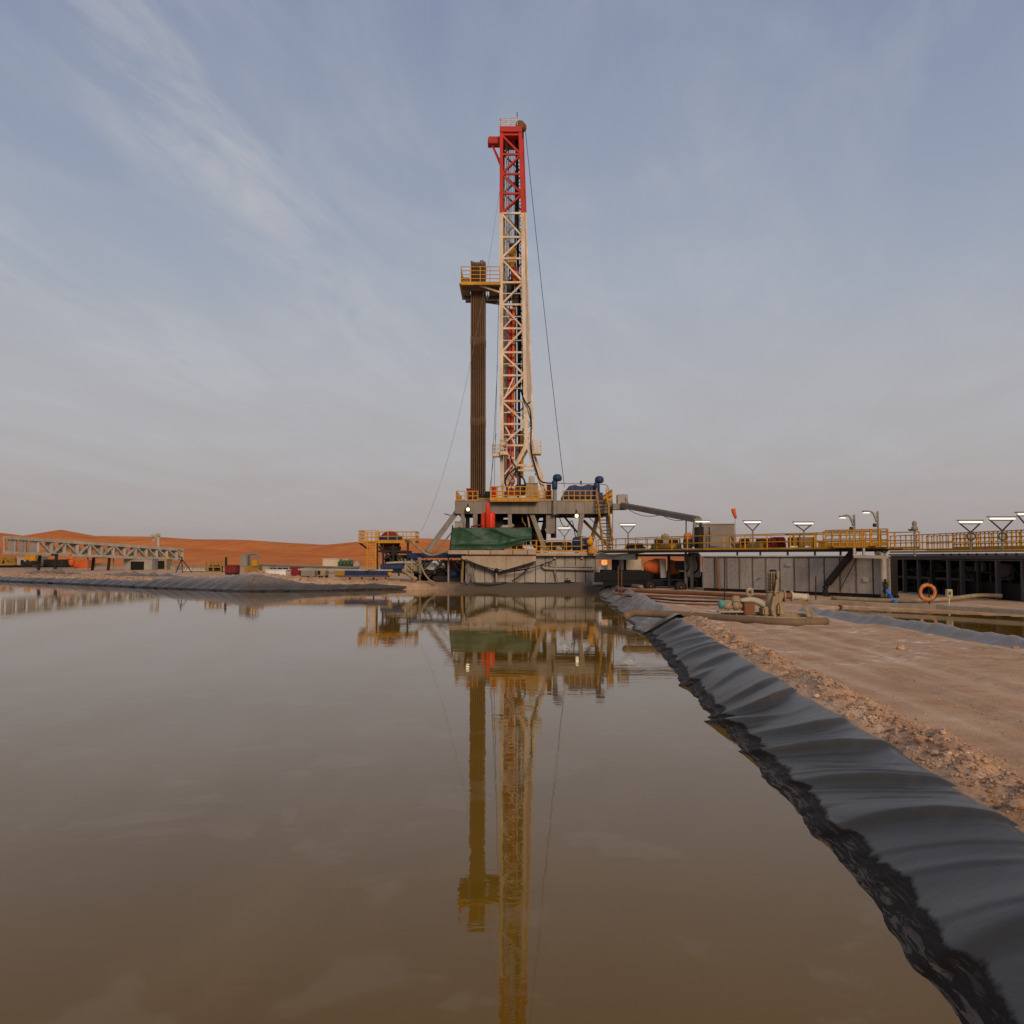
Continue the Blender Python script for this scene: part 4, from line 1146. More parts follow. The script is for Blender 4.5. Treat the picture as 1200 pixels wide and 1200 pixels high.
# green tarpaulin
nu, nv = 90, 26
vs, fs = [], []
for j in range(nv + 1):
    for i in range(nu + 1):
        s, h = i / nu, j / nv
        px = 527.5 + (623 - 527.5) * s
        top = 618.3 + 0.7 * math.sin(s * math.pi * 3.2) ** 2
        bot = 644.6 if s < 0.62 else 644.6 - (s - 0.62) / 0.38 * 11
        left = (1 - h) * 2.6 * (1 - s)
        y = top + (bot - top) * h
        fold = 0.05 * math.sin(s * 41 + h * 3.0 + 2 * math.sin(s * 9)) * (0.4 + 0.6 * h) + 0.08 * math.sin(s * 13 - h * 4) + 0.12 * math.exp(-((s - 0.15 - 0.5 * h) / 0.06) ** 2) * (1 - h) + 0.12 * math.exp(-((h - 0.72) / 0.08) ** 2)
        fold += 0.04 * math.exp(-((s * 1.6 + h - 0.9) / 0.10) ** 2) + 0.12 * math.exp(-((s - h * 0.6 - 0.5) / 0.05) ** 2)
        vs.append(P(px + left, y, TY - 0.85 - fold))
for j in range(nv):
    for i in range(nu):
        a_ = j * (nu + 1) + i
        fs.append((a_, a_ + 1, a_ + nu + 2, a_ + nu + 1))
m, t, p = new_mat('green_tarpaulin')
cc = cramp(t, pos_noise(t, 1.1, 6, 0.7, (1, 1, 0.6)), [(0.3, (0.006, 0.045, 0.022)), (0.55, (0.008, 0.058, 0.027)), (0.75, (0.03, 0.08, 0.034))])
t.links.new(mixrgb(t, tmath(t, 'MULTIPLY', cramp(t, pos_noise(t, 4, 5, 0.7), [(0.5, (0, 0, 0)), (0.75, (1, 1, 1))]), 0.45), cc, (0.11, 0.09, 0.04)), p.inputs['Base Color'])
p.inputs['Roughness'].default_value = 0.6
M['tarp'] = m
tp = thing('tarpaulin', P(575, 645, TY - 0.8), 'green tarpaulin hung over the rail of the rig tank', 'tarpaulin')
sh = mesh_obj('sheet', vs, fs, 'tarp', tp, True)
md = sh.modifiers.new('thickness', 'SOLIDIFY')
md.thickness = 0.02
rod(tp, 'corner_post', P(527.2, 645, TY - 0.7), P(530.5, 615.5, TY - 0.7), 0.07, 'dark', 8)
bar(tp, 'top_rail', P(530.5, 618.6, TY - 0.6), P(624, 618.2, TY - 0.6), 0.06, 0.06, 'dark')

# ------------------------------------------------------------------ left of the tank: shaker tower and clutter
tw = thing('platform_tower', P(455, 668, 95), 'yellow railed platform on dark legs left of the rig', 'platform')
TY2 = 94.5
zf_ = Zp(634, TY2)
xa, xb = P(420.5, 634, TY2).x, P(487, 634, TY2).x
box(tw, 'deck', ((xa + xb) / 2, TY2 + 1.6, zf_ - 0.08), (xb - xa, 3.4, 0.14), 'dark')
bar(tw, 'deck_edge', (xa, TY2 - 0.14, zf_ - 0.1), (xb, TY2 - 0.14, zf_ - 0.1), 0.06, 0.26, 'yellow')
railing(tw, [(xa, TY2 + 3.2, zf_), (xa, TY2 - 0.1, zf_), (P(443, 634, TY2).x, TY2 - 0.1, zf_)], 1.15, 0.75, 'yellow', toe=0, rails=3, w=0.075)
railing(tw, [(P(444, 634, TY2).x, TY2 - 0.1, zf_), (xb, TY2 - 0.1, zf_), (xb, TY2 + 3.2, zf_), (xa, TY2 + 3.2, zf_)], 1.05, 0.95, 'yellow', toe=0.1, rails=2, w=0.07)
for px in (442, 449, 461, 478):
    bar(tw, 'leg', P(px, 634, TY2 + 0.3), P(px, 669, TY2 + 0.3), 0.20, 0.20, 'dark')
    bar(tw, 'leg', P(px, 634, TY2 + 3), P(px, 668, TY2 + 3), 0.20, 0.20, 'dark')
for (x_, y_, x2, y2) in ((449, 656, 461, 648), (443, 646, 478, 646), (450, 646, 462, 660), (462, 648, 478, 658), (464, 648, 474, 662), (421, 636, 432, 644), (449, 648, 444, 640)):
    bar(tw, 'brace', P(x_, y_, TY2 + 0.35), P(x2, y2, TY2 + 0.35), 0.16, 0.2, 'dark')
for px in (430.5, 440.5):
    bar(tw, 'ladder_rail', P(px, 623, TY2 - 0.3), P(px, 669, TY2 - 0.3), 0.13, 0.13, 'yellow')
for i in range(12):
    bar(tw, 'ladder_rung', P(430.5, 635 + i * 2.9, TY2 - 0.3), P(440.5, 635 + i * 2.9, TY2 - 0.3), 0.05, 0.06, 'yellow')
for i in range(4):
    bar(tw, 'ladder_rail', P(430.5 + (i % 2) * 10, 636 + i * 8, TY2 - 0.3), P(440.5 - (i % 2) * 10, 644 + i * 8, TY2 - 0.3), 0.08, 0.08, 'yellow')
dg = thing('degasser', P(457, 634, TY2 + 1.4), 'blue and red drum on the yellow platform tower', 'drum')
box(dg, 'base', P(457, 631.5, TY2 + 1.2), (2.6, 1.6, 0.7), 'blue', bev=0.05)
lathe(dg, 'drum', P(457, 634.5, TY2 + 1.4), [(0.3, -0.6), (1.05, -0.5), (1.2, 0), (1.05, 0.5), (0.3, 0.6)], 'darkred', 24, 'Y')
hpp = thing('chemical_hopper', P(463, 660, TY2 + 1), 'dark cone hopper hanging among the legs of the yellow tower', 'hopper')
lathe(hpp, 'cone', P(461, 657, TY2 + 1.2), [(0.15, 0), (0.2, 0.3), (0.85, 1.3), (0.85, 1.6)], 'dark', 18)
box(hpp, 'gate', P(461, 658, TY2 + 1.2), (0.4, 0.4, 0.25), 'dark')
# catwalk beams towards the tank
cw = thing('pipe_catwalk', P(513, 668, 95), 'dark blue beam catwalk joining the tower and the rig tank', 'catwalk')
bar(cw, 'beam', P(481, 651, 94.5), P(545, 651, 92.5), 0.6, 0.55, 'blue')
bar(cw, 'beam', P(447, 646, 95.5), P(482, 647.5, 95), 0.5, 0.35, 'dark')
for px in (525.5, 541, 492):
    bar(cw, 'leg', P(px, 653, 93), P(px, 684, 91.8 if px > 500 else 93), 0.18, 0.18, 'grey')
bar(cw, 'leg', P(543, 650, 90.6), P(542, 683, 90.4), 0.13, 0.13, 'olive')
for (x_, y_, x2, y2) in ((521, 656, 502, 676), (507, 656, 498, 665), (531, 660, 545, 676)):
    bar(cw, 'brace', P(x_, y_, 93), P(x2, y2, 93), 0.22, 0.22, 'dark')
tag(tube(None, 'suction_hose', [P(476, 632, 94), P(482, 634, 93.5), P(488, 640, 93), P(494, 645, 92.6), P(500, 649, 92.3), P(506, 650.5, 92), P(513, 649.5, 91.6), P(519, 647, 91.2), P(526, 645, 90.9)], 0.15, 'mud', 8), 'thick tan hose drooping from the yellow tower to the rig tank', 'hose')
tag(tube(None, 'suction_hose', [P(491, 655, 92), P(494, 664, 91.5), P(498, 673, 91), P(504, 680, 90.4), P(510, 683, 90)], 0.09, 'mud', 8), 'thin muddy hose falling from the catwalk to the bank', 'hose')
tag(tube(None, 'discharge_pipe', [P(472, 668, 92.3), P(480, 674, 91.6), P(488, 679, 91)], 0.2, 'mud', 10), 'tan pipe slanting down the bank under the yellow tower', 'pipe')
m_, t, p = new_mat('white_sack')
p.inputs['Base Color'].default_value = (0.75, 0.72, 0.68, 1)
p.inputs['Roughness'].default_value = 0.8
bump(t, p, pos_noise(t, 5, 4, 0.6), 0.8, 0.1)
M['sack'] = m_
def sack(px, py, Y, s, label):
    bm = bmesh.new()
    bmesh.ops.create_icosphere(bm, subdivisions=3, radius=1)
    for q in bm.verts:
        n_ = 0.12 * math.sin(5 * q.co.x + px) * math.sin(4 * q.co.z + 1) + 0.08 * math.sin(9 * q.co.y + px)
        e = max(abs(q.co.x), abs(q.co.y), abs(q.co.z))
        q.co = q.co * (0.55 + 0.45 / max(e, 0.6)) * (1 + n_)
        q.co.x *= s[0]; q.co.y *= s[1]; q.co.z *= s[2]
    return tag(bm_obj('bulk_bag', bm, 'sack', None, True, Matrix.Translation(P(px, py, Y))), label, 'bag', 'white bags beside the tank')
sack(504.5, 666, 96, (0.75, 0.6, 0.6), 'white bulk bag under the catwalk left of its brace, larger one')
sack(511, 662, 97, (0.6, 0.6, 0.5), 'white bulk bag behind the dark catwalk brace')
sack(518, 666, 97, (0.32, 0.4, 0.55), 'small white bag right of the dark catwalk brace')
eng = thing('diesel_pump', P(531, 680, 95), 'red and blue pump set in the shade beside the rig tank', 'pump')
box(eng, 'engine', P(531, 666, 95), (1.2, 1.0, 1.2), 'darkred', bev=0.12)
lathe(eng, 'tank', P(532, 672.5, 94.4), [(0.2, -0.75), (0.45, -0.65), (0.45, 0.65), (0.2, 0.75)], 'blue', 16, 'X')
rod(eng, 'exhaust', P(529, 661, 95), P(528.5, 655, 95), 0.09, 'darkred', 8)
rod(eng, 'exhaust', P(536, 663, 95), P(536.5, 656, 95), 0.16, 'orange', 8)
box(eng, 'skid', P(528, 677.5, 95), (3.8, 1.6, 0.5), 'dark')
box(eng, 'radiator', P(520, 671, 95.5), (1.6, 1.2, 1.0), 'black', bev=0.05)
ep = thing('diesel_pump', P(487, 678, 94), 'grey pump skid with pipes under the yellow tower', 'pump')
box(ep, 'skid', P(470, 669.5, 95.5), (7.4, 1.8, 0.35), 'dark')
lathe(ep, 'tank', P(485, 661, 94.6), [(0.2, -0.8), (0.42, -0.7), (0.42, 0.7), (0.2, 0.8)], 'grey', 16, 'X')
box(ep, 'engine', P(484, 666, 94.6), (1.9, 1.0, 0.8), 'mud', bev=0.1)
box(ep, 'engine', P(460, 664, 94.8), (2.6, 1.0, 0.6), 'blue', bev=0.1)
for px in (475, 482.5, 493):
    rod(ep, 'pipe', P(px, 655, 94), P(px, 675, 94), 0.07, 'lightgrey', 8)
tube(ep, 'pipe', [P(452, 660, 94.2), P(470, 659, 94.2), P(488, 660, 94.2), P(492, 664, 94.2)], 0.13, 'lightgrey', 8)
cf = thing('dark_backing', P(475, 668, 97.5), 'dark backing boxes added as shade between the yellow tower legs', 'machine')
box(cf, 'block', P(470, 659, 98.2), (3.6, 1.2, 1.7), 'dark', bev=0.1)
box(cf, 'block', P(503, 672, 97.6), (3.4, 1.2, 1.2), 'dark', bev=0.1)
box(cf, 'block', P(517, 668, 99.5), (5.6, 1.2, 2.3), 'black', bev=0.1)  # dark background boxes, added to darken the clutter beside the rig tank
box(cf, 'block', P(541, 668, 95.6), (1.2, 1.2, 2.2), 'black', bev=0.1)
for (xa_, ya_, xb_, yb_, Y, w_, mt_) in ((447, 668, 462, 652, 96.6, .12, 'rust'), (464, 652, 476, 668, 96.4, .14, 'mud'), (486, 652, 497, 668, 95.4, .14, 'rust'), (500, 655, 487, 672, 95, .12, 'mud'), (495, 640, 496, 655, 94.6, .1, 'olive'), (512, 656, 526, 672, 94.4, .15, 'rust'), (548, 660, 536, 680, 92.6, .12, 'dark'), (534, 656, 549, 668, 93.0, .1, 'grey')):
    bar(cf, 'strut', P(xa_, ya_, Y), P(xb_, yb_, Y), w_, w_, mt_)
for px in (453, 458, 467, 473, 489, 499, 509, 516):
    rod(cf, 'pipe', P(px, 656 + (px % 5), 95.6), P(px + 0.5, 672 + px % 4, 95.6), 0.05 + 0.02 * (px % 3), ('grey', 'rust', 'dark', 'mud')[px % 4], 7)
for k, (xs0, ys0, xs1, ys1, sg, mt_) in enumerate(((486, 657, 528, 662, 0.9, 'black'), (478, 663, 510, 668, 0.7, 'dark'), (527, 660, 548, 670, 0.8, 'black'), (545, 668, 600, 683, 0.5, 'black'), (470, 655, 494, 659, 0.6, 'mud'))):
    tube(cf, 'loose_hose', hang(P(xs0, ys0, 93.6 - 0.4 * k), P(xs1, ys1, 92.8 - 0.4 * k), sg, 16), 0.055, mt_, 6)
tag(tube(None, 'ground_hose', [P(588, 683, 89.6), P(605, 684, 89.2), P(625, 683.5, 89.4), P(648, 684.5, 89.1), P(668, 683, 89.4), P(690, 684.5, 89.0), P(704, 685, 88.4)], 0.10, 'black', 8), 'black hose lying on the mud at the foot of the rig tank', 'hose')
tag(tube(None, 'ground_hose', [P(556, 684, 89.4), P(572, 685.5, 88.9), P(592, 684.5, 89.1), P(612, 686, 88.7)], 0.07, 'dark', 8), 'thin dark hose on the mud below the hopper plate', 'hose')
vq = thing('drain_valve', P(665, 683, 89.8), 'small black drain valve at the foot of the rig tank', 'valve')
lathe(vq, 'body', P(665, 682.5, 89.8), [(0.1, -0.35), (0.28, -0.3), (0.2, 0), (0.28, 0.3), (0.1, 0.35)], 'black', 12, 'X')
rod(vq, 'stem', P(665, 681, 89.8), P(665, 678, 89.8), 0.05, 'black', 6)
rod(vq, 'hand_wheel', P(665, 678.2, 89.8), P(665, 677.8, 89.8), 0.22, 'dark', 12)
# long blue pipe-rack beam on the shore
br = thing('pipe_rack', P(430, 678, 93.4), 'blue panelled pipe rack lying along the shore left of the tower', 'pipe rack')
za, zc2 = Zp(668, 94), Zp(675, 94)
xs = [352, 366, 381, 393.5, 405, 417, 428, 439, 450, 459]
for i in range(3, len(xs) - 1):
    a_, b_ = P(xs[i], 671.5, 94 + (459 - xs[i]) * 0.03), P(xs[i + 1] - 0.5, 671.5, 94 + (459 - xs[i + 1]) * 0.03)
    bar(br, 'panel', a_, b_, 0.35, 0.55, 'blue' if i > 3 else 'olive')
bar(br, 'top_pipe', P(350, 667.3, 97.5), P(460, 668.2, 93.8), 0.25, 0.18, 'lightgrey')
bar(br, 'bottom_pipe', P(393, 675.5, 96), P(456, 675.5, 93.8), 0.25, 0.2, 'rust')
for px in (396, 410, 424, 438, 452):
    bar(br, 'foot', P(px, 672, 94.5 + (459 - px) * 0.03), P(px, 681, 94.5 + (459 - px) * 0.03), 0.15, 0.2, 'dark')
box(br, 'end_lamp', P(457, 672.5, 93.5), (0.4, 0.3, 0.4), 'yellow', bev=0.06)

# ================================================================== RIGHT-HAND ROW
# grey ribbed mud tank
A = Vector((Xp(823, 69.5), 69.5, 0))
B = Vector((Xp(1043, 56.8), 56.8, 0))
u_ = (B - A).normalized()
nrm = Vector((-u_.y, u_.x, 0))              # away from the camera
if nrm.y < 0:
    nrm = -nrm
ang = math.atan2(u_.y, u_.x)
tlen = (B - A).length
zt4, zb4 = 3.52, GZ + 0.22
mt = thing('mud_tank', (A + B) / 2 + Vector((0, 0, GZ)), 'grey mud tank with upright ribbed panels in the right-hand row', 'tank')
box(mt, 'tank_shell', (A + B) / 2 + nrm * 0.58 + Vector((0, 0, (zt4 + zb4) / 2)), (tlen - 0.1, 0.9, zt4 - zb4), 'dark', ang)
nb = 13
for i in range(nb):
    a_, b_ = A.lerp(B, i / nb) + u_ * 0.03, A.lerp(B, (i + 1) / nb) - u_ * 0.03
    o_ = nrm * (0.045 + 0.02 * (i % 3 == 1))
    c_ = (a_ + b_) / 2 + o_ + Vector((0, 0, (zt4 + zb4) / 2 - 0.06))
    box(mt, 'panel', c_, ((b_ - a_).length, 0.09, zt4 - zb4 - 0.14), 'tank', ang, bev=0.025)
    q = A.lerp(B, i / nb) - nrm * 0.005
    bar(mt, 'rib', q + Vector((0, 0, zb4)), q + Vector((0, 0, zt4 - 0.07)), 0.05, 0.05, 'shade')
bar(mt, 'top_edge', A + Vector((0, 0, zt4 - 0.02)) - nrm * 0.02, B + Vector((0, 0, zt4 - 0.02)) - nrm * 0.02, 0.14, 0.10, 'lightgrey')
bar(mt, 'skid_beam', A + Vector((0, 0, GZ + 0.09)) + nrm * 0.3, B + Vector((0, 0, GZ + 0.09)) + nrm * 0.3, 0.3, 0.22, 'dark')
bar(mt, 'skid_beam', A + Vector((0, 0, GZ + 0.09)) + nrm * 0.9, B + Vector((0, 0, GZ + 0.09)) + nrm * 0.9, 0.3, 0.22, 'dark')
def onT(px, py, off=-0.12):
    """point on the tank's front plane at a photo pixel"""
    a, b = (px - 600) / FOCAL, (py - 600) / FOCAL
    d = Vector((a, _c + b * _s, _s - b * _c))
    base_ = A + nrm * off
    k = (base_ - Vector((0, 0, 0))).dot(nrm) / Vector((d.x, d.y, 0)).dot(nrm)
    return Vector((d.x * k, d.y * k, CAM_Z + d.z * k))
bar(mt, 'drain_pipe', onT(840, 653), onT(842.5, 689), 0.14, 0.12, 'rust')
bar(mt, 'drain_foot', onT(842, 689), onT(845, 689.5), 0.14, 0.12, 'rust')
bar(mt, 'overflow_hose', onT(1000, 646, -0.3), onT(970, 684, -0.45), 0.5, 0.34, 'dark')
tube(mt, 'overflow_hose', [onT(970, 682, -0.45), onT(967, 690, -0.5), onT(968, 697, -0.7), onT(971, 702, -1.0)], 0.2, 'dark', 10)
tube(mt, 'cable', [onT(1003, 655, -0.2), onT(993, 675, -0.2), onT(984, 692, -0.2)], 0.03, 'black', 5)
box(mt, 'placard', onT(924.5, 661.5), (0.5, 0.02, 0.22), 'lightgrey', ang)
box(mt, 'placard', onT(1015, 679), (0.4, 0.02, 0.32), 'lightgrey', ang)
bar(mt, 'latch', onT(887, 679), onT(891, 677.5), 0.05, 0.05, 'dark')
tube(mt, 'vent_pipe', [onT(1027, 649, -0.25), onT(1031, 648, -0.28), onT(1034.5, 651, -0.3), onT(1035, 660, -0.3), onT(1036, 700, -0.3)], 0.20, 'tank', 12)
for px in (864, 891, 923, 955, 985, 1012):
    bar(mt, 'walkway_post', onT(px, 651, 0.3), onT(px, 643, 0.3), 0.12, 0.12, 'lightgrey')

# elevated walkway along the row
WZ = 4.02
wk = [Vector((Xp(701, 86), 86, WZ)), Vector((Xp(770, 74.5), 74.5, WZ)), Vector((Xp(825, 69), 69, WZ)), Vector((Xp(985, 59.6), 59.6, WZ)), Vector((Xp(1041, 56.4), 56.4, WZ))]
ww = thing('tank_walkway', wk[2], 'long yellow-railed walkway above the grey mud tank', 'walkway')
for a_, b_ in zip(wk, wk[1:]):
    d_ = (b_ - a_).normalized()
    nn = Vector((-d_.y, d_.x, 0))
    if nn.y < 0:
        nn = -nn
    bar(ww, 'grating', a_ + nn * 0.8 - Vector((0, 0, 0.06)), b_ + nn * 0.8 - Vector((0, 0, 0.06)), 1.6, 0.10, 'dark')
    bar(ww, 'edge_channel', a_ - Vector((0, 0, 0.10)), b_ - Vector((0, 0, 0.10)), 0.10, 0.2, 'dark')
    railing(ww, [a_ + Vector((0, 0, 0)), b_], 1.15, 1.9, 'yellow', toe=0.13, rails=2, w=0.075)
    railing(ww, [a_ + nn * 3.4, b_ + nn * 3.4], 1.15, 2.1, 'yellow', toe=0.15, rails=2, w=0.07)
bar(ww, 'support_beam', Vector((Xp(700, 86), 86.2, WZ - 0.55)), Vector((Xp(746, 79), 79, WZ - 0.55)), 0.3, 0.55, 'tank')
bar(ww, 'support_beam', Vector((Xp(746, 79), 79.3, WZ - 0.42)), Vector((Xp(808, 71), 71, WZ - 0.42)), 0.3, 0.22, 'dark')
for px, Y in ((722, 84), (733, 82), (805, 72), (812, 71.5), (785, 74)):
    bar(ww, 'support_post', (Xp(px, Y), Y + 0.5, WZ - 0.3), (Xp(px, Y), Y + 0.5, GZ), 0.22, 0.22, 'dark' if px < 800 else 'grey')
tube(ww, 'pipe_run', [P(700, 647, 85.5), P(715, 650.5, 83), P(735, 649.5, 80.5), P(760, 646, 76.5)], 0.10, 'grey', 8)
tube(ww, 'hanging_hose', [P(803, 645, 71), P(805, 655, 71), P(807, 664, 71), P(804.5, 670, 71)], 0.10, 'black', 8)

# equipment on the walkway, behind the rail
def shaker(px, py0, py1, w, Y, mt_, label, cat='shaker', red=False):
    q = thing('shale_shaker', P(px, py1, Y), label, cat)
    z0, z1 = Zp(py1, Y), Zp(py0, Y)
    W_ = w * Y / 1000
    box(q, 'bed', (Xp(px, Y), Y + 0.5, z0 + (z1 - z0) * 0.28), (W_, 1.4, (z1 - z0) * 0.5), mt_, ang, 0.05)
    box(q, 'frame', (Xp(px, Y), Y + 0.5, z0 + (z1 - z0) * 0.03), (W_ * 1.05, 1.5, (z1 - z0) * 0.10), 'dark', ang)
    for s in (-0.3, 0.25):
        lathe(q, 'motor', (Xp(px + s * w, Y), Y + 0.2, z0 + (z1 - z0) * 0.72), [(0.1, -0.4), (0.22, -0.35), (0.22, 0.35), (0.1, 0.4)], 'darkred' if red else 'dark', 12, 'X')
    for s in (-0.46, 0.46):
        bar(q, 'upright', (Xp(px + s * w, Y), Y - 0.1, z0), (Xp(px + s * w, Y), Y - 0.1, z1), 0.1, 0.1, mt_)
    bar(q, 'top_bar', (Xp(px - .46 * w, Y), Y - 0.1, z1), (Xp(px + .46 * w, Y), Y - 0.1, z1), 0.1, 0.1, mt_)
shaker(782, 632, 643, 32, 75, 'olive', 'yellow framed shaker with dark motors left of the grey cabin')
shaker(745, 638, 643, 18, 81, 'dark', 'low dark shaker under the second lamp')
shaker(884, 631, 643, 36, 67, 'olive', 'dark yellow shaker right of the grey cabin', red=False)
shaker(912, 630, 643, 14, 65.5, 'darkred', 'small red shaker left of the yellow cabinet', red=True)
tk3 = thing('dust_collector', P(779, 643, 77), 'tan domed tank behind the shaker left of the cabin', 'tank')
lathe(tk3, 'dome', P(779.5, 632, 77), [(0.36, 0), (0.36, 0.25), (0.30, 0.45), (0.15, 0.22), (0.03, 0.58)], 'mud', 18)
box(tk3, 'base', P(779.5, 637, 77), (0.8, 0.8, 0.9), 'grey', bev=0.05)
og = thing('gas_motor', P(806, 643, 73), 'orange motor cover on a dark stand beside the grey cabin', 'motor')
lathe(og, 'cover', P(806, 629, 73), [(0.2, -0.3), (0.36, -0.22), (0.36, 0.22), (0.2, 0.3)], 'ring', 16, 'X')
box(og, 'stand', P(806, 637, 73), (0.7, 0.6, 0.8), 'dark', bev=0.05)
bar(og, 'arm', P(811, 640, 73), P(808, 627, 73), 0.12, 0.12, 'orange')
cb = thing('control_cabin', P(843, 643, 72), 'grey steel cabin standing on the walkway with an open dark side', 'cabin')
zc0, zc1 = Zp(642.5, 71.5), Zp(614.5, 71.5)
box(cb, 'wall', (Xp(844.5, 71.5), 72.4, (zc0 + zc1) / 2), (36.5 * .0715, 2.2, zc1 - zc0), 'grey', ang * 0.2, 0.03)
box(cb, 'roof', (Xp(844.5, 71.5), 72.4, zc1 + 0.03), (37.5 * .0715, 2.4, 0.08), 'lightgrey', ang * 0.2, 0.01)
box(cb, 'doorway', (Xp(822.5, 71.2), 72.2, (zc0 + zc1) / 2 - 0.1), (6.5 * .0715, 1.6, (zc1 - zc0) * 0.9), 'black', 0, 0.02)
bar(cb, 'door_bar', P(831.5, 623, 71), P(831, 642, 71), 0.08, 0.08, 'dark')
box(cb, 'vent', (Xp(856, 71), 71.27, Zp(619, 71)), (0.25, 0.06, 0.2), 'dark')
box(cb, 'door_panel', (Xp(838, 71), 71.28, (zc0 + zc1) / 2), (0.7, 0.05, (zc1 - zc0) * 0.85), 'grey', 0, 0.01)
ws = thing('windsock', P(861.5, 640, 68), 'orange windsock drooping from a thin pole above the cabin', 'windsock')
rod(ws, 'pole', P(861.5, 642, 68), P(861.5, 598, 68), 0.03, 'lightgrey', 6)
tube(ws, 'sock', [P(859.3, 596, 68), P(860.0, 600, 68), P(861.2, 604, 68), P(862.3, 607.5, 68)], 0.17, 'orange', 10, [1.05, 1.0, 0.8, 0.55])
cbn = thing('electric_cabinet', P(943, 643, 63), 'yellow roofed cabinet among the railings under the lamp', 'cabinet')
ca, cb_ = P(930, 626, 63), P(956, 643, 63)
box(cbn, 'body', ((ca.x + cb_.x) / 2, 63.8, (ca.z * 0.45 + cb_.z * 0.55)), (cb_.x - ca.x, 1.2, (ca.z - cb_.z) * 0.7), 'olive', 0, 0.03)
box(cbn, 'roof', ((ca.x + cb_.x) / 2, 63.7, ca.z), (cb_.x - ca.x + 0.3, 1.6, 0.1), 'olive')
for px in (930.5, 955.5, 937):
    bar(cbn, 'post', P(px, 643, 63), P(px, 626, 63), 0.1, 0.1, 'yellow')
for px in (934, 950):
    box(cbn, 'notice', P(px - 4 if px < 940 else px - 3, 641.5, 59.9 + (960 - px) * 0.06 + 1.3), (0.62 if px < 940 else 0.4, 0.03, 0.22), 'white')
for (px, w_, h_) in ((964, 9, 7), (972, 7, 5)):
    q = thing('junction_box', P(px, 643, 62), 'yellow junction box behind the rail, ' + ('left' if px < 968 else 'right') + ' of two right of the yellow cabinet', 'box')
    box(q, 'body', P(px, 643 - h_ / 2, 62), (w_ * .062, 0.5, h_ * .062), 'yellow', ang * 0.5, 0.03)
    box(q, 'lid', P(px, 643 - h_ - 0.3, 62), (w_ * .066, 0.56, 0.05), 'olive', ang * 0.5)

# raised corner platform with dense rails
cp = thing('corner_platform', P(1012, 642, 58), 'yellow corner platform with close-set rails at the end of the walkway', 'platform')
za_ = Zp(641, 57)
xa, xb = Xp(976, 58.5), Xp(1040, 56)
box(cp, 'deck', ((xa + xb) / 2, 58.5, za_ + 0.02), (xb - xa, 3.0, 0.1), 'olive', ang * 0.3)
pp = [Vector((Xp(968, 59.4), 59.4, za_ + .07)), Vector((Xp(1001, 57.5), 57.5, za_ + .07)), Vector((Xp(1041, 55.8), 55.8, za_ + .07)), Vector((Xp(1041, 55.8) + 1.6, 59.5, za_ + .07))]
railing(cp, pp, 1.1, 0.62, 'yellow', toe=0.25, rails=3, w=0.07)
railing(cp, [pp[0] + Vector((1, 3.2, 0)), pp[1] + Vector((1, 3.2, 0)), pp[2] + Vector((1, 3.4, 0))], 1.1, 0.7, 'yellow', toe=0.2, rails=2, w=0.07)
for px in (1001, 1012, 1038):
    bar(cp, 'leg', P(px, 642, 57), P(px, 652, 57), 0.14, 0.14, 'lightgrey')
bar(cp, 'beam', P(1000, 652, 57.2), P(1041, 653, 56), 0.2, 0.2, 'lightgrey')

# pump shelter further right: frames, beams and walkway, dark inside
shl = thing('pump_shelter', (31.5, 60, GZ), 'dark open pump shelter of grey columns at the right edge', 'shelter')
SA, SB = Vector((Xp(1044, 68), 68, 0)), Vector((Xp(1260, 48), 48, 0))
sd_ = (SB - SA).normalized()
sn = Vector((-sd_.y, sd_.x, 0))
if sn.x < 0:
    sn = -sn
zr_ = 3.42
sang = math.atan2(sd_.y, sd_.x)
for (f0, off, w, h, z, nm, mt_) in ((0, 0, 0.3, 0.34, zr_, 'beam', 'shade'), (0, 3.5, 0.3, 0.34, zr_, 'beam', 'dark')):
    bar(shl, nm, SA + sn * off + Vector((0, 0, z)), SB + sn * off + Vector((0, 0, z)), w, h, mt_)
slen = (SB - SA).length
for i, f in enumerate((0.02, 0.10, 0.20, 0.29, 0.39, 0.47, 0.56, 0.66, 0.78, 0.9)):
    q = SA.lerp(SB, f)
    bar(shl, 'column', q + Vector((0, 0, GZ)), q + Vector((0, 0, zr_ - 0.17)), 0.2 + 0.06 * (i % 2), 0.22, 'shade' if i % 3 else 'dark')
    bar(shl, 'column', q + sn * 3.5 + Vector((0, 0, GZ)), q + sn * 3.5 + Vector((0, 0, zr_ - 0.17)), 0.22, 0.22, 'dark')
    bar(shl, 'joist', q + Vector((0, 0, zr_ + 0.02)), q + sn * 3.5 + Vector((0, 0, zr_ + 0.02)), 0.14, 0.2, 'dark')
q0, q1 = SA + sn * 3.9, SB + sn * 3.9
c_ = (q0 + q1) / 2
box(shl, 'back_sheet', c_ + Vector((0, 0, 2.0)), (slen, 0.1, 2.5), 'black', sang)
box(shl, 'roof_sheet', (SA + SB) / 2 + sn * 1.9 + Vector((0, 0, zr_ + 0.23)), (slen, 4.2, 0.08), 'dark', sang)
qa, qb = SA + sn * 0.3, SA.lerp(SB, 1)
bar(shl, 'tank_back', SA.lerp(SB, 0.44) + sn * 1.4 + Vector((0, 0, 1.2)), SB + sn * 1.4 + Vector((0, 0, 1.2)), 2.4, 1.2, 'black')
zd = zr_ + 0.42
wA, wB = SA + Vector((0, 0, zd)), SB + Vector((0, 0, zd))
bar(shl, 'walkway_edge', wA - sn * 0.05, wB - sn * 0.05, 0.10, 0.14, 'yellow')
railing(shl, [wA + Vector((0, 0, .12)), wA.lerp(wB, 0.42) + Vector((0, 0, .12))], 1.15, 0.75, 'yellow', toe=0.1, rails=2, w=0.06)
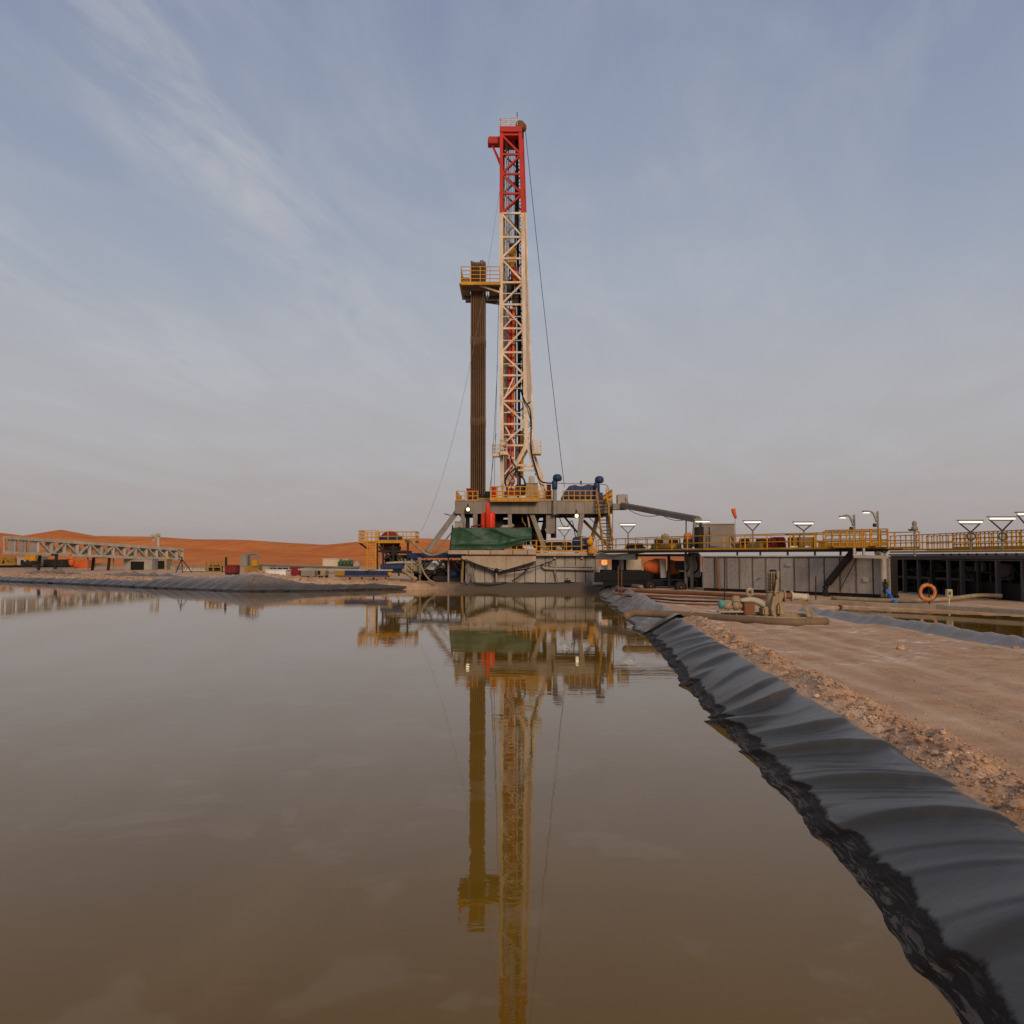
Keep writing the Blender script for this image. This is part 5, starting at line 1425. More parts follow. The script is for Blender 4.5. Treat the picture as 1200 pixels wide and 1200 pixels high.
railing(shl, [wA.lerp(wB, 0.42) + Vector((0, 0, .12)), wB + Vector((0, 0, .12))], 1.15, 0.45, 'yellow', toe=0.2, rails=3, w=0.065)
railing(shl, [wA + sn * 3 + Vector((0, 0, .12)), wB + sn * 3 + Vector((0, 0, .12))], 1.15, 0.75, 'yellow', toe=0.15, rails=2, w=0.06)
for i in range(14):
    q = wA.lerp(wB, 0.36 + 0.64 * i / 13) - sn * 0.02
    bar(shl, 'truss_post', q - Vector((0, 0, 0.12)), q - Vector((0, 0, 0.52)), 0.1, 0.1, 'lightgrey')
bar(shl, 'truss_chord', wA.lerp(wB, 0.36) - Vector((0, 0, 0.55)) - sn * 0.1, wB - Vector((0, 0, 0.55)) - sn * 0.1, 0.1, 0.1, 'lightgrey')
# pumps inside it
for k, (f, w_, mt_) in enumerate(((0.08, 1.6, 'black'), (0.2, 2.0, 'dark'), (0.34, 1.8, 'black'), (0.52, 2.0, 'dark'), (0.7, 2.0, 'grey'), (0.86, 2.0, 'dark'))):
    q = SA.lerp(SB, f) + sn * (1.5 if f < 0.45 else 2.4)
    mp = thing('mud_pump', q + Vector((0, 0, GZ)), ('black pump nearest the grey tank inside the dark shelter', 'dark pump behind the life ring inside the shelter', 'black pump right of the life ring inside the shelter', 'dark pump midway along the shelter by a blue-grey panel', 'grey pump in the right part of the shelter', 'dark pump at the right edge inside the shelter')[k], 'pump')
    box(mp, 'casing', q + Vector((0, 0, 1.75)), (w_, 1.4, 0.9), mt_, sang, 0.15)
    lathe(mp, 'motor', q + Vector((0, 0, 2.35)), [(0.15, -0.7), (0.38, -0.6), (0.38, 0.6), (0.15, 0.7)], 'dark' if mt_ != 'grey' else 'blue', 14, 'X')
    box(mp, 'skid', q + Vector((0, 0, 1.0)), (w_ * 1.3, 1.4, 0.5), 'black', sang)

for k in range(16):
    f = 0.03 + 0.06 * k
    q = SA.lerp(SB, f) + sn * (0.7 + 0.5 * (k % 3))
    hh = 1.0 + 0.5 * ((k * 7) % 4)
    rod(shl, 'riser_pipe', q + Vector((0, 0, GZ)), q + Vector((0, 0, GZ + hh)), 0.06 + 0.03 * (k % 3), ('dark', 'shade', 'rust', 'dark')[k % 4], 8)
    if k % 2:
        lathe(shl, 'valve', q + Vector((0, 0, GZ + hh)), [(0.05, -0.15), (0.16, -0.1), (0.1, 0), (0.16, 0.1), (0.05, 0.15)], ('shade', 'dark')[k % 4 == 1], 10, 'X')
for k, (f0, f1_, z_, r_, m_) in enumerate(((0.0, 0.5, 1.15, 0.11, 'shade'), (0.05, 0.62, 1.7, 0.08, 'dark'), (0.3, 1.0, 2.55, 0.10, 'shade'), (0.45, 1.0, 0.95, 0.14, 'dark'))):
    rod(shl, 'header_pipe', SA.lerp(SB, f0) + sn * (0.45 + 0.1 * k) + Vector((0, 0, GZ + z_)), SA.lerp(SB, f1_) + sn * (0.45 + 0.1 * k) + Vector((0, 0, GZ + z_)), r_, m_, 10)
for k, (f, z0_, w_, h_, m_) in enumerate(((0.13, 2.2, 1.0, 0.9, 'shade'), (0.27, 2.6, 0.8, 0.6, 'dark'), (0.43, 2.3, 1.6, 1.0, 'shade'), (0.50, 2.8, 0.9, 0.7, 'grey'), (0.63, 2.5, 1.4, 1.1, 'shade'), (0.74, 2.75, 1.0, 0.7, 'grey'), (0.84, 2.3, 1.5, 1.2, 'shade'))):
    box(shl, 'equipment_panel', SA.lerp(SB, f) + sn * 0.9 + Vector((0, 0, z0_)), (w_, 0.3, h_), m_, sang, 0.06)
for k in range(7):
    f = 0.06 + 0.13 * k
    q0_, q1_ = SA.lerp(SB, f) + sn * 0.3, SA.lerp(SB, f + 0.09 + 0.02 * (k % 3)) + sn * 0.5
    tube(shl, 'slack_hose', hang(q0_ + Vector((0, 0, 2.9)), q1_ + Vector((0, 0, 2.2 + 0.2 * (k % 3))), 0.5 + 0.2 * (k % 2), 12), 0.05, 'black', 6)
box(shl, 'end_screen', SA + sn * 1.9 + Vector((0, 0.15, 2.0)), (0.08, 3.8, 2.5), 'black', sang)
# fluorescent lamps on V brackets
def vlamp(px, py, hw, pv, pb, Y, label):
    q = thing('tube_lamp', P(px, pb, Y), label, 'lamp', 'tube lamps on V brackets')
    a_, b_ = P(px - hw, py, Y), P(px + hw, py, Y)
    box(q, 'reflector', (a_ + b_) / 2 + Vector((0, 0, 0.085)), ((b_ - a_).length * 1.02, 0.34, 0.06), 'grey', 0, 0.01)
    lathe(q, 'tube', (a_ + b_) / 2 + Vector((0, -0.06, -0.03)), [(0.03, -(b_ - a_).length * .47), (0.06, -(b_ - a_).length * .46), (0.06, (b_ - a_).length * .46), (0.03, (b_ - a_).length * .47)], 'tube', 10, 'X')
    v_ = P(px + 0.6, pv, Y)
    for s in (-1, 1):
        bar(q, 'bracket', v_, P(px + s * hw * 0.92, py + 0.8, Y) + Vector((0, 0.05, 0)), 0.07, 0.07, 'dark')
    bar(q, 'bracket_tie', P(px - hw * .7, py + 2.6, Y), P(px + hw * .7, py + 2.6, Y), 0.045, 0.045, 'dark')
    rod(q, 'post', P(px + 0.6, pb, Y), v_, 0.07, 'grey', 8)
    return q
vlamp(661, 618.5, 8, 629, 646, 95, 'tube lamp over the rig tank, left of the blue domed tank')
vlamp(735.5, 614.5, 9.8, 625, 644, 82, 'tube lamp just right of the yellow stair')
vlamp(823, 611, 9, 619, 640, 73.5, 'tube lamp in front of the grey cabin roof')
vlamp(881.5, 611.5, 10.5, 622, 642, 66, 'tube lamp right of the grey cabin and windsock')
vlamp(941.5, 613, 12, 622, 643, 62.5, 'tube lamp above the yellow roofed cabinet')
for (px, py, hw, pv, pb, Y, lab) in ((1137, 611.3, 14.5, 624, 646, 54, 'tube lamp above the pump shelter, left of the right-edge group'), (1174, 607.3, 16, 622, 646, 51, 'tube lamp above the pump shelter, second from the right edge'), (1206, 602, 15, 620, 646, 49, 'tube lamp cut by the right edge of the view')):
    q = vlamp(px, py, hw, pv, pb, Y, lab)
    pts = [P(px + 1 + 4.6 * math.cos(a), 628.5 + 4.4 * math.sin(a), Y - 0.1) for a in np.linspace(0, 2 * math.pi, 18)]
    tube(q, 'cable_coil', pts, 0.045, 'shade', 6)
# street-type lamps
for (xl_, yl, xp, yp, pb, Y, lab) in ((988, 605.8, 1001, 604, 640, 59, 'lower curved-arm floodlight left of the pair over the corner platform'), (1015.5, 599.8, 1028.5, 600, 634, 57.5, 'higher curved-arm floodlight right of the pair over the corner platform')):
    q = thing('arm_lamp', P(xp, pb, Y), lab, 'lamp', 'curved-arm lamps')
    bar(q, 'pole', P(xp + 0.8, pb, Y), P(xp, yp - 1, Y), 0.10, 0.10, 'grey')
    tube(q, 'arm', [P(xp - 1.5, yp + 12, Y), P(xp - 4, yp + 5, Y), P(xp - 6, yp + 1, Y), P(xp - 9, yp - 0.6, Y), P(xl_ - 1, yl - 0.9, Y)], 0.05, 'grey', 6)
    for d_ in (2, 6, 10):
        bar(q, 'arm_tie', P(xp, yp + d_, Y), P(xp - 5 + d_ * 0.3, yp + d_ * 0.55, Y), 0.04, 0.04, 'grey')
    box(q, 'lamp_head', P(xl_, yl - 0.3, Y), (0.50, 0.3, 0.12), 'grey', 0, 0.03)
    box(q, 'lens', P(xl_ - 0.5, yl + 0.9, Y), (0.40, 0.26, 0.09), 'tube', 0, 0.02)
    box(q, 'control_gear', P(xp - 3.5, yp + 15.5, Y), (0.22, 0.18, 0.25), 'dark', 0, 0.03)
cm = thing('camera_mast', P(1071.5, 652, 62), 'grey camera mast rising behind the rail right of the corner platform', 'camera')
rod(cm, 'pole', P(1072, 652, 62), P(1072, 622, 62), 0.09, 'grey', 8)
lathe(cm, 'camera_head', P(1071.8, 622, 62), [(0.1, 0), (0.24, 0.08), (0.2, 0.3), (0.12, 0.35), (0.17, 0.45), (0.15, 0.65), (0.04, 0.72)], 'grey', 14)
box(cm, 'camera_arm', P(1068, 620.8, 62), (0.5, 0.1, 0.1), 'dark', 0, 0.02)
bar(cm, 'bracket', P(1066, 622, 62), P(1076, 621, 62), 0.06, 0.06, 'dark')

# truck parked under the walkway
trk = thing('mixer_truck', P(765, 692, 76), 'dark truck with orange drums parked under the walkway', 'truck')
TYk = 76.0
box(trk, 'chassis', P(762, 683, TYk + 0.6), (8.2, 1.9, 0.55), 'black', -0.25, 0.05)
box(trk, 'side_box', P(735, 675, TYk + 1), (4.4, 1.9, 0.9), 'black', -0.25, 0.06)
lathe(trk, 'drum', P(768, 664, TYk + 0.4), [(0.35, -1.05), (0.62, -0.5), (0.72, 0.1), (0.66, 0.75), (0.4, 0.85)], 'orange', 22, Vector((1, -0.2, 0.10)))
lathe(trk, 'drum', P(786, 664.5, TYk - 0.6), [(0.6, -0.3), (0.68, 0.0), (0.55, 0.65), (0.25, 0.95)], 'orange', 22, Vector((1, -0.2, -0.10)))
bar(trk, 'drum_frame', P(776.5, 655, TYk - 0.8), P(777.5, 677, TYk - 0.8), 0.5, 0.4, 'lightgrey')
box(trk, 'tool_box', P(802, 663, TYk - 2), (1.5, 1.6, 0.85), 'dark', -0.25, 0.04)
bar(trk, 'hose_rail', P(796, 669, TYk - 3.2), P(812, 670, TYk - 3.5), 0.08, 0.08, 'lightgrey')
tube(trk, 'air_hose', [P(816, 652, 71), P(818, 660, 71), P(818, 667, 71), P(813, 672, 71.5)], 0.08, 'black', 7)
box(trk, 'cab', P(813, 662, TYk - 3.0), (1.1, 2.1, 2.1), 'grey', -0.25, 0.12)  # added box standing in for the mud tank's shaded end face
def wheel(px, py, Y, r):
    w = lathe(trk, 'wheel', P(px, py, Y), [(r * 0.55, -0.17), (r * 0.92, -0.17), (r, -0.10), (r, 0.10), (r * 0.92, 0.17), (r * 0.55, 0.17)], 'black', 24, Vector((0.25, -1, 0)))
    lathe(w, 'rim', P(px, py, Y) + Vector((0, -0.02, 0)), [(r * 0.15, -0.12), (r * 0.52, -0.10), (r * 0.55, 0.165), (r * 0.42, 0.10), (r * 0.2, 0.08), (r * 0.18, 0.16), (0.04, 0.17)], 'rust', 20, Vector((0.25, -1, 0)))
wheel(797.5, 688, 71.6, 0.52)
wheel(716, 683, 79.5, 0.5)
wheel(762, 687, 74.5, 0.5)
wl = thing('work_lamp', P(708, 667, 86), 'glowing orange work lamp above a white box beside the rig tank', 'lamp')
box(wl, 'lamp', P(708.2, 659.5, 86), (0.55, 0.4, 0.6), 'warmlamp', 0, 0.06)
box(wl, 'box', P(708.2, 664.4, 86), (0.6, 0.4, 0.55), 'white', 0, 0.03)
bar(wl, 'stand', P(708.2, 667, 86), P(708.2, 684, 86), 0.1, 0.1, 'dark')
pn = thing('sheet_stack', P(733, 668, 84), 'pale steel sheets leaning behind the truck', 'steel sheets')
for k, px in enumerate((721, 728, 738, 747)):
    box(pn, 'panel', P(px, 662, 84 + 0.2 * k), (0.72, 0.12, 1.3), 'beige' if k else 'dark', -0.1, 0.02)
box(pn, 'rail', P(733, 668.5, 84.2), (3.2, 0.3, 0.12), 'dark')
dw2 = thing('shale_bin', P(745, 690, 80), 'low black cuttings bin on the ground behind the truck', 'bin')
box(dw2, 'body', P(728, 679, 84), (5.2, 1.5, 1.4), 'black', -0.15, 0.06)
bar(dw2, 'rim', P(703, 672, 85.5), P(752, 672.5, 81), 0.12, 0.12, 'dark')

rt = thing('dark_backdrop', P(770, 690, 82), 'low black backdrop added for the deep shade behind the truck', 'tank')
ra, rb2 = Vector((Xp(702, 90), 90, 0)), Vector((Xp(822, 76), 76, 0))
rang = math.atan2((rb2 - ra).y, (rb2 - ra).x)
box(rt, 'shell', (ra + rb2) / 2 + Vector((0.6, 0.6, 1.35)), ((rb2 - ra).length, 1.2, 1.5), 'black', rang, 0.04)  # black box added as a backdrop, painting the shade under the walkway
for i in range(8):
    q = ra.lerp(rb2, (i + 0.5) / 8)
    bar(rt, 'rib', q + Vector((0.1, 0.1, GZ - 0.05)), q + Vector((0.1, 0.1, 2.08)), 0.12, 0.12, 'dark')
# ------------------------------------------------------------------ on the ground by the tank
def gpt(px, py, dz=0.0):
    q = ground_at(px, py)
    return q + Vector((0, 0, dz))
tag(tube(None, 'ground_pipe', [gpt(694, 686.5, .16), gpt(712, 686.8, .16), gpt(735, 688, .16), gpt(752, 690, .16)], 0.17, 'grey', 10), 'grey pipe lying on the bank right of the rig tank', 'pipe')
tag(tube(None, 'ground_pipe', [gpt(722, 693, .12), gpt(760, 695, .12), gpt(810, 697, .12), gpt(860, 700, .12), gpt(905, 702.5, .12)], 0.15, 'rust', 10), 'long rusty pipe lying in front of the truck and tank', 'pipe')
tag(tube(None, 'ground_pipe', [gpt(735, 699.5, .05), gpt(775, 703, .05), gpt(800, 705, .05), gpt(845, 706, .05)], 0.055, 'dark', 8), 'thin dark pipe on the sand, upper of two thin ones', 'pipe')
tag(tube(None, 'ground_pipe', [gpt(754, 703.5, .05), gpt(790, 708, .05), gpt(830, 709.5, .05), gpt(850, 709.5, .05)], 0.05, 'rust', 8), 'thin rusty pipe on the sand, lower of two thin ones', 'pipe')
for k, (px, a_, b_, h_, lab) in enumerate(((849, 705, 653, 0, 'thin dark stake before the left end of the mud tank'), (956, 707, 676, 0, 'short dark stake before the middle of the mud tank'), (724.5, 696, 664, 0, 'left of the paired stakes on the bank by the rig tank'), (728.5, 698, 668, 0, 'right of the paired stakes on the bank by the rig tank'))):
    b0 = gpt(px, a_)
    q = thing('marker_stake', b0, lab, 'stake')
    tp_ = P(px, b_, b0.y)
    rod(q, 'rod', b0 - Vector((0, 0, 0.1)), tp_, 0.035, 'dark' if k < 2 else 'rust', 6)
    rod(q, 'cap', tp_, tp_ + Vector((0, 0, 0.06)), 0.05, 'rust', 6)
# kerb beams between tank and ditch
def sleeper(pts, w, h, mat, label):
    q = thing('sleeper_beam', pts[0], label, 'beam')
    for a_, b_ in zip(pts, pts[1:]):
        bar(q, 'beam', a_ + Vector((0, 0, h / 2)), b_ + Vector((0, 0, h / 2)), w, h, mat)
        n = max(1, int((b_ - a_).length / 2.4))
        for i in range(n + 1):
            c_ = a_.lerp(b_, i / n)
            bar(q, 'joint_plate', c_ + Vector((0, 0, h + 0.004)), c_ + (b_ - a_).normalized() * 0.12 + Vector((0, 0, h + 0.004)), w * 0.9, 0.02, 'rust')
sleeper([gpt(920, 706), gpt(1010, 710), gpt(1100, 714), gpt(1215, 721)], 0.5, 0.22, 'concrete', 'long tan beam along the far edge of the ditch')
sleeper([gpt(720, 697.5), gpt(850, 702.5), gpt(925, 704.5)], 0.3, 0.12, 'rust', 'low rusty beam on the ground before the truck')
tag(tube(None, 'ground_pipe', [gpt(975, 703, .1), gpt(1020, 705, .1), gpt(1060, 706.5, .12), gpt(1110, 706, .2), gpt(1145, 703.5, .3), gpt(1175, 704, .3)], 0.13, 'mud', 10), 'tan hose lying at the foot of the pump shelter', 'hose')
# life ring
lr = thing('life_ring', gpt(1087, 709), 'orange life ring hung on a thin post beside the shelter', 'life ring')
c_ = P(1087, 694, gpt(1087, 708.5).y)
bm = bmesh.new()
nR, nr = 40, 14
R0, r0 = 0.42, 0.10
grid = [[bm.verts.new((((R0 + r0 * math.cos(b)) * math.cos(a)), r0 * 0.8 * math.sin(b), (R0 + r0 * math.cos(b)) * math.sin(a))) for b in np.linspace(0, 2 * math.pi, nr, endpoint=False)] for a in np.linspace(0, 2 * math.pi, nR, endpoint=False)]
for i in range(nR):
    for j in range(nr):
        bm.faces.new((grid[i][j], grid[(i + 1) % nR][j], grid[(i + 1) % nR][(j + 1) % nr], grid[i][(j + 1) % nr]))
bmesh.ops.recalc_face_normals(bm, faces=bm.faces[:])
bm_obj('ring', bm, 'ring', lr, True, Matrix.Translation(c_))
for a in (0.6, 2.2, 3.7, 5.3):
    rod(lr, 'band', c_ + Vector((R0 * math.cos(a) - 0.035 * math.sin(a), 0, R0 * math.sin(a) + 0.035 * math.cos(a))), c_ + Vector((R0 * math.cos(a) + 0.035 * math.sin(a), 0, R0 * math.sin(a) - 0.035 * math.cos(a))), r0 * 1.06, 'beige', 14)
tube(lr, 'grab_rope', [c_ + Vector(((R0 + .14) * math.cos(a), -0.03, (R0 + .14) * math.sin(a) + 0.02 * math.sin(a * 4))) for a in np.linspace(0.3, 2 * math.pi + 0.3, 30)], 0.018, 'dark', 5)
rod(lr, 'post', (c_.x + 0.15, c_.y + 0.14, GZ - 0.1), (c_.x + 0.15, c_.y + 0.14, c_.z + 0.75), 0.035, 'dark', 6)
rod(lr, 'hook', (c_.x + 0.15, c_.y + 0.14, c_.z + 0.5), (c_.x + 0.1, c_.y - 0.14, c_.z + 0.5), 0.025, 'dark', 6)
def post_box(px, py, pb, s, label):
    b0 = gpt(px, pb)
    q = thing('switch_box', b0, label, 'switch box', 'switch boxes on short posts')
    c_ = P(px, py, b0.y)
    box(q, 'box', c_, s, 'beige', 0.1, 0.02)
    box(q, 'cover', c_ - Vector((0, s[1] / 2 + 0.012, 0)), (s[0] * 0.7, 0.03, s[2] * 0.7), 'mud', 0.1, 0.01)
    rod(q, 'knob', c_ - Vector((0.02, s[1] / 2 + 0.01, 0)), c_ - Vector((0.02, s[1] / 2 + 0.08, 0)), s[0] * 0.16, 'dark', 10)
    rod(q, 'post', b0 - Vector((0, 0, 0.1)), c_ - Vector((0, 0, s[2] / 2)), 0.05, 'beige', 8)
post_box(1112, 695, 709, (0.32, 0.22, 0.42), 'switch box on a post right of the life ring')
bh = thing('valve_hose', gpt(1040, 707), 'bright blue hose running down from a dark valve at the tank corner', 'hose')
tube(bh, 'hose', [onT(1038.5, 691, -0.5), onT(1041, 695, -0.6), onT(1044, 700, -0.9), gpt(1047, 706, .08), gpt(1050, 707, .08)], 0.12, 'brightblue', 10)
lathe(bh, 'valve', onT(1038, 689, -0.5), [(0.08, -0.35), (0.2, -0.25), (0.12, 0), (0.2, 0.2), (0.06, 0.35), (0.05, 0.6)], 'dark', 12)
rod(bh, 'hand_wheel', onT(1037.5, 683, -0.5), onT(1037.5, 682.2, -0.5), 0.22, 'dark', 14)

# ------------------------------------------------------------------ transfer pump on the bank
pb0 = gpt(905, 724)
PYk = pb0.y
def Q(px, py, dy=0.0):
    return P(px, py, PYk + dy)
pu = thing('transfer_pump', pb0, 'mud-caked upright transfer pump with pipes on the right bank', 'pump')
def cyl(nm, px, py0, py1, r, mat='mud', dy=0.0, steps=1):
    a_, b_ = Q(px, py1, dy), Q(px, py0, dy)
    h = b_.z - a_.z
    return lathe(pu, nm, a_, [(r * 0.9, 0), (r, 0.03), (r, h - 0.03), (r * 0.85, h)], mat, 18)
cyl('column', 905.5, 694, 722, 0.27)
cyl('flange', 905.5, 692, 694, 0.31)
cyl('motor', 905.8, 670, 692, 0.23)
cyl('cap', 905.8, 667.5, 670, 0.16, 'dark')
for py in (674, 678, 682, 686, 690):
    cyl('band', 905.8, py, py + 1.0, 0.26, 'olive')
for dx in (-2.5, 0.5, 3):
    bar(pu, 'stud', Q(905.5 + dx, 693, -0.26), Q(905.5 + dx, 671, -0.24), 0.04, 0.04, 'dark')
tube(pu, 'drip_hose', [Q(911.5, 670, -0.2), Q(911, 680, -0.32), Q(909.5, 692, -0.4), Q(907, 703, -0.46), Q(905, 714, -0.5), Q(907.5, 722, -0.5), Q(911, 726, -0.5)], 0.075, 'mud', 8)
tube(pu, 'elbow', [Q(909, 710, 0), Q(912, 703, 0), Q(914, 698.5, 0), Q(919, 697.5, 0)], 0.19, 'mud', 12)
lathe(pu, 'flange', Q(918.5, 698, 0), [(0.22, -0.04), (0.28, -0.03), (0.28, 0.03), (0.22, 0.04)], 'mud', 16, 'X')
rod(pu, 'pipe_stub', Q(919, 698, 0), Q(927, 698.5, 0), 0.14, 'rust', 14)
lathe(pu, 'flange', Q(927.5, 698.5, 0), [(0.16, -0.04), (0.24, -0.03), (0.24, 0.03), (0.16, 0.04)], 'beige', 16, 'X')
rod(pu, 'outlet_pipe', Q(928, 698.5, 0), Q(946.5, 700, 0.1), 0.155, 'beige', 16)
rod(pu, 'outlet_rim', Q(945.2, 699.9, 0.1), Q(946.6, 700, 0.1), 0.18, 'beige', 16)
bar(pu, 'diagonal_pipe', Q(937, 702, 0), Q(959, 727, -0.3), 0.23, 0.20, 'mud')
bar(pu, 'base_beam', Q(838, 722.5, -0.35), Q(944, 725.5, -0.5), 0.25, 0.16, 'mud')
bar(pu, 'base_beam', Q(848, 718, 0.6), Q(945, 721, 0.5), 0.25, 0.16, 'mud')
cyl('foot', 897, 712, 722, 0.2, 'mud', 0.2)
cyl('foot', 915, 712, 722, 0.16, 'mud', -0.2)
box(pu, 'gear_box', Q(898, 716, 0), (0.5, 0.6, 0.4), 'mud', 0.1, 0.06)
box(pu, 'gear_box', Q(914, 714, -0.25), (0.3, 0.4, 0.55), 'mud', 0.1, 0.08)
tube(pu, 'suction_pipe', [Q(868, 706, 0.3), Q(878, 703.5, 0.3), Q(888, 705, 0.3), Q(897, 710, 0.2)], 0.16, 'lightgrey', 12)
vb = thing('valve_manifold', gpt(852, 722), 'muddy valve manifold with a teal flange beside the pump', 'valve')
for px, py, r, mat in ((846, 708, 0.19, 'teal'), (852, 710, 0.17, 'mud'), (862, 709.5, 0.2, 'mud'), (868, 710, 0.14, 'mud')):
    lathe(vb, 'valve_body', Q(px, py), [(r * 0.6, -0.16), (r, -0.1), (r, 0.1), (r * 0.6, 0.16)], mat, 14, 'X')
rod(vb, 'manifold_pipe', Q(843, 711), Q(874, 711.5), 0.10, 'mud', 12)
for px in (846, 855, 863, 870):
    rod(vb, 'leg', Q(px, 711), Q(px, 721), 0.05, 'mud', 8)
box(vb, 'actuator', Q(862, 702), (0.36, 0.3, 0.3), 'mud', 0.1, 0.05)
box(vb, 'base_plate', Q(857, 716.5), (1.25, 0.5, 0.06), 'lightgrey', 0.05)
rb_ = thing('brown_box', gpt(876.5, 722), 'rusty brown steel box under a switch box beside the pump', 'box')
box(rb_, 'body', Q(876.5, 713, -0.1), (0.48, 0.45, 0.55), 'rust', 0.1, 0.03)
box(rb_, 'lid', Q(876.5, 705.8, -0.1), (0.52, 0.49, 0.05), 'rust', 0.1, 0.01)
post_box(878.5, 693.5, 722, (0.30, 0.2, 0.34), 'switch box on a post above the rusty brown box')
# discharge pipe across the bank
dpipe = thing('discharge_pipe', gpt(850, 727), 'long mud-brown discharge pipe lying across the bank to the pond', 'pipe')
tube(dpipe, 'pipe', [gpt(733, 723, .02), gpt(744, 721.5, .13), gpt(770, 722, .10), gpt(810, 724, .09), gpt(850, 727, .09), gpt(905, 731.5, .1), gpt(940, 732.5, .1), gpt(968, 731, .1)], 0.17, 'mudpipe', 14)
for px, py in ((812, 724), (888, 730)):
    lathe(dpipe, 'coupling', gpt(px, py, 0.1), [(0.18, -0.1), (0.21, -0.09), (0.21, 0.09), (0.18, 0.1)], 'mud', 14, Vector((1, -0.55, 0)))

# ================================================================== FAR LEFT YARD
lb = thing('lattice_boom', P(106, 668, 168), 'long grey lattice boom lying on black trestles on the left shore', 'truss')
def bo(f, top, d):
    a_ = P(5, 630 if top else 647.5, 150)
    b_ = P(207, 644.0 if top else 655.3, 186)
    return a_.lerp(b_, f) + Vector((0.25, 2.6, 0)) * d
for d in (0, 1):
    for top in (0, 1):
        bar(lb, 'chord', bo(0, top, d), bo(1, top, d), 0.85, 0.5, 'lightgrey')
fr = [0.165] + [0.165 + 0.835 * (i + 1) / 12 for i in range(12)]
for d in (0, 1):
    for i, f in enumerate(fr):
        bar(lb, 'post', bo(f, 0, d), bo(f, 1, d), 0.55, 0.3, 'lightgrey')
        if i < len(fr) - 1:
            a_, b_ = (1, 0) if i % 2 == 0 or i > 8 else (0, 1)
            bar(lb, 'diagonal', bo(f, a_, d), bo(fr[i + 1], b_, d), 0.62, 0.26, 'lightgrey')
    for f in (0.0, 0.05, 0.1):
        bar(lb, 'post', bo(f, 0, d), bo(f, 1, d), 0.35, 0.25, 'tank')
for f in fr:
    bar(lb, 'cross_tie', bo(f, 1, 0), bo(f, 1, 1), 0.2, 0.2, 'tank')
    bar(lb, 'cross_tie', bo(f, 0, 0), bo(f, 0, 1), 0.2, 0.2, 'tank')
a_ = (bo(0.01, 0, .5) + bo(0.165, 1, .5)) / 2
for k in range(3):
    p0, p1 = bo(0.012 + k * 0.052, 0, 0.1) + Vector((0, 0, .25)), bo(0.055 + k * 0.052, 1, 0.1) - Vector((0, 0, .25))
    c_ = (p0 + p1) / 2
    box(lb, 'end_panel', c_, ((p1 - p0).xy.length, 0.12, p1.z - p0.z), 'tank', math.atan2((p1 - p0).y, (p1 - p0).x))
for (f, lab) in ((0.32, 'notice_plate'), (0.93, 'notice_plate')):
    c_ = bo(f, 0, 0) + Vector((0, -0.45, 0.25))
    box(lb, lab, c_, (1.5, 0.06, 0.5), 'yellow', math.atan2(36, 34) * 0.2)
for (xs_, Yt) in (((47, 66.5), 158), ((110, 128.5), 170)):
    tr_ = thing('trestle', P(xs_[0], 668, Yt), 'black trestle under the boom, ' + ('left' if Yt < 165 else 'middle') + ' of the supports', 'trestle', 'trestles under the boom')
    for px in xs_:
        for dy in (0, 2.4):
            bar(tr_, 'leg', P(px, 649 if Yt < 165 else 652.5, Yt + dy), P(px - (600 - px) * 0.004, 669, Yt + dy), 0.42, 0.42, 'dark')
    bar(tr_, 'cap', P(xs_[0] - 1, 649.5 if Yt < 165 else 653, Yt), P(xs_[1] + 1, 650 if Yt < 165 else 653.5, Yt), 0.35, 0.3, 'dark')
    if Yt > 165:
        bar(tr_, 'tie', P(111, 662, Yt), P(128, 662, Yt), 0.2, 0.6, 'grey')
for px, Yt in ((103, 166), (133, 172)):
    q = thing('prop_pole', P(px, 668, Yt), 'thin grey prop pole under the boom ' + ('left of the middle trestle' if px < 110 else 'right of the middle trestle'), 'prop')
    rod(q, 'pole', P(px, 668, Yt), P(px, 649, Yt), 0.11, 'grey', 6)
    box(q, 'foot', P(px, 668, Yt), (0.5, 0.5, 0.1), 'grey')
def cabin(nm, xa, xb, ya, yb, Y, D, mat, label, cat, rz=0.0, dark=None, ribs=0):
    a_, b_ = P(xa, ya, Y), P(xb, yb, Y)
    q = thing(nm, ((a_.x + b_.x) / 2, Y, b_.z), label, cat)
    w_, h_ = b_.x - a_.x, a_.z - b_.z
    c_ = Vector(((a_.x + b_.x) / 2, Y + D / 2, (a_.z + b_.z) / 2))
    box(q, 'body', c_, (w_, D, h_), mat, rz, 0.04)
    box(q, 'roof', c_ + Vector((0, 0, h_ / 2 + 0.04)), (w_ + 0.12, D + 0.12, 0.10), mat, rz)
    for i in range(ribs):
        x = -w_ / 2 + w_ * (i + 0.5) / ribs
        o_ = Matrix.Rotation(rz, 4, 'Z') @ Vector((x, -D / 2 - 0.03, 0))
        box(q, 'rib', c_ + o_, (w_ / ribs * 0.4, 0.08, h_ * 0.9), mat, rz)
    if dark:
        for (u0, u1, v0, v1) in dark:
            o_ = Matrix.Rotation(rz, 4, 'Z') @ Vector((-w_ / 2 + w_ * (u0 + u1) / 2, -D / 2 - 0.02, -h_ / 2 + h_ * (v0 + v1) / 2))
            box(q, 'opening', c_ + o_, (w_ * (u1 - u0), 0.06, h_ * (v1 - v0)), 'black', rz)
    box(q, 'skid', c_ - Vector((0, 0, h_ / 2 + 0.1)), (w_ * 0.96, D * 0.9, 0.25), 'dark', rz)
    return q
cabin('site_cabin', 145, 178, 655.5, 668, 175, 3, 'tank', 'grey open-sided cabin under the right end of the boom', 'cabin', 0, [(0.25, 0.72, 0.02, 0.8)])
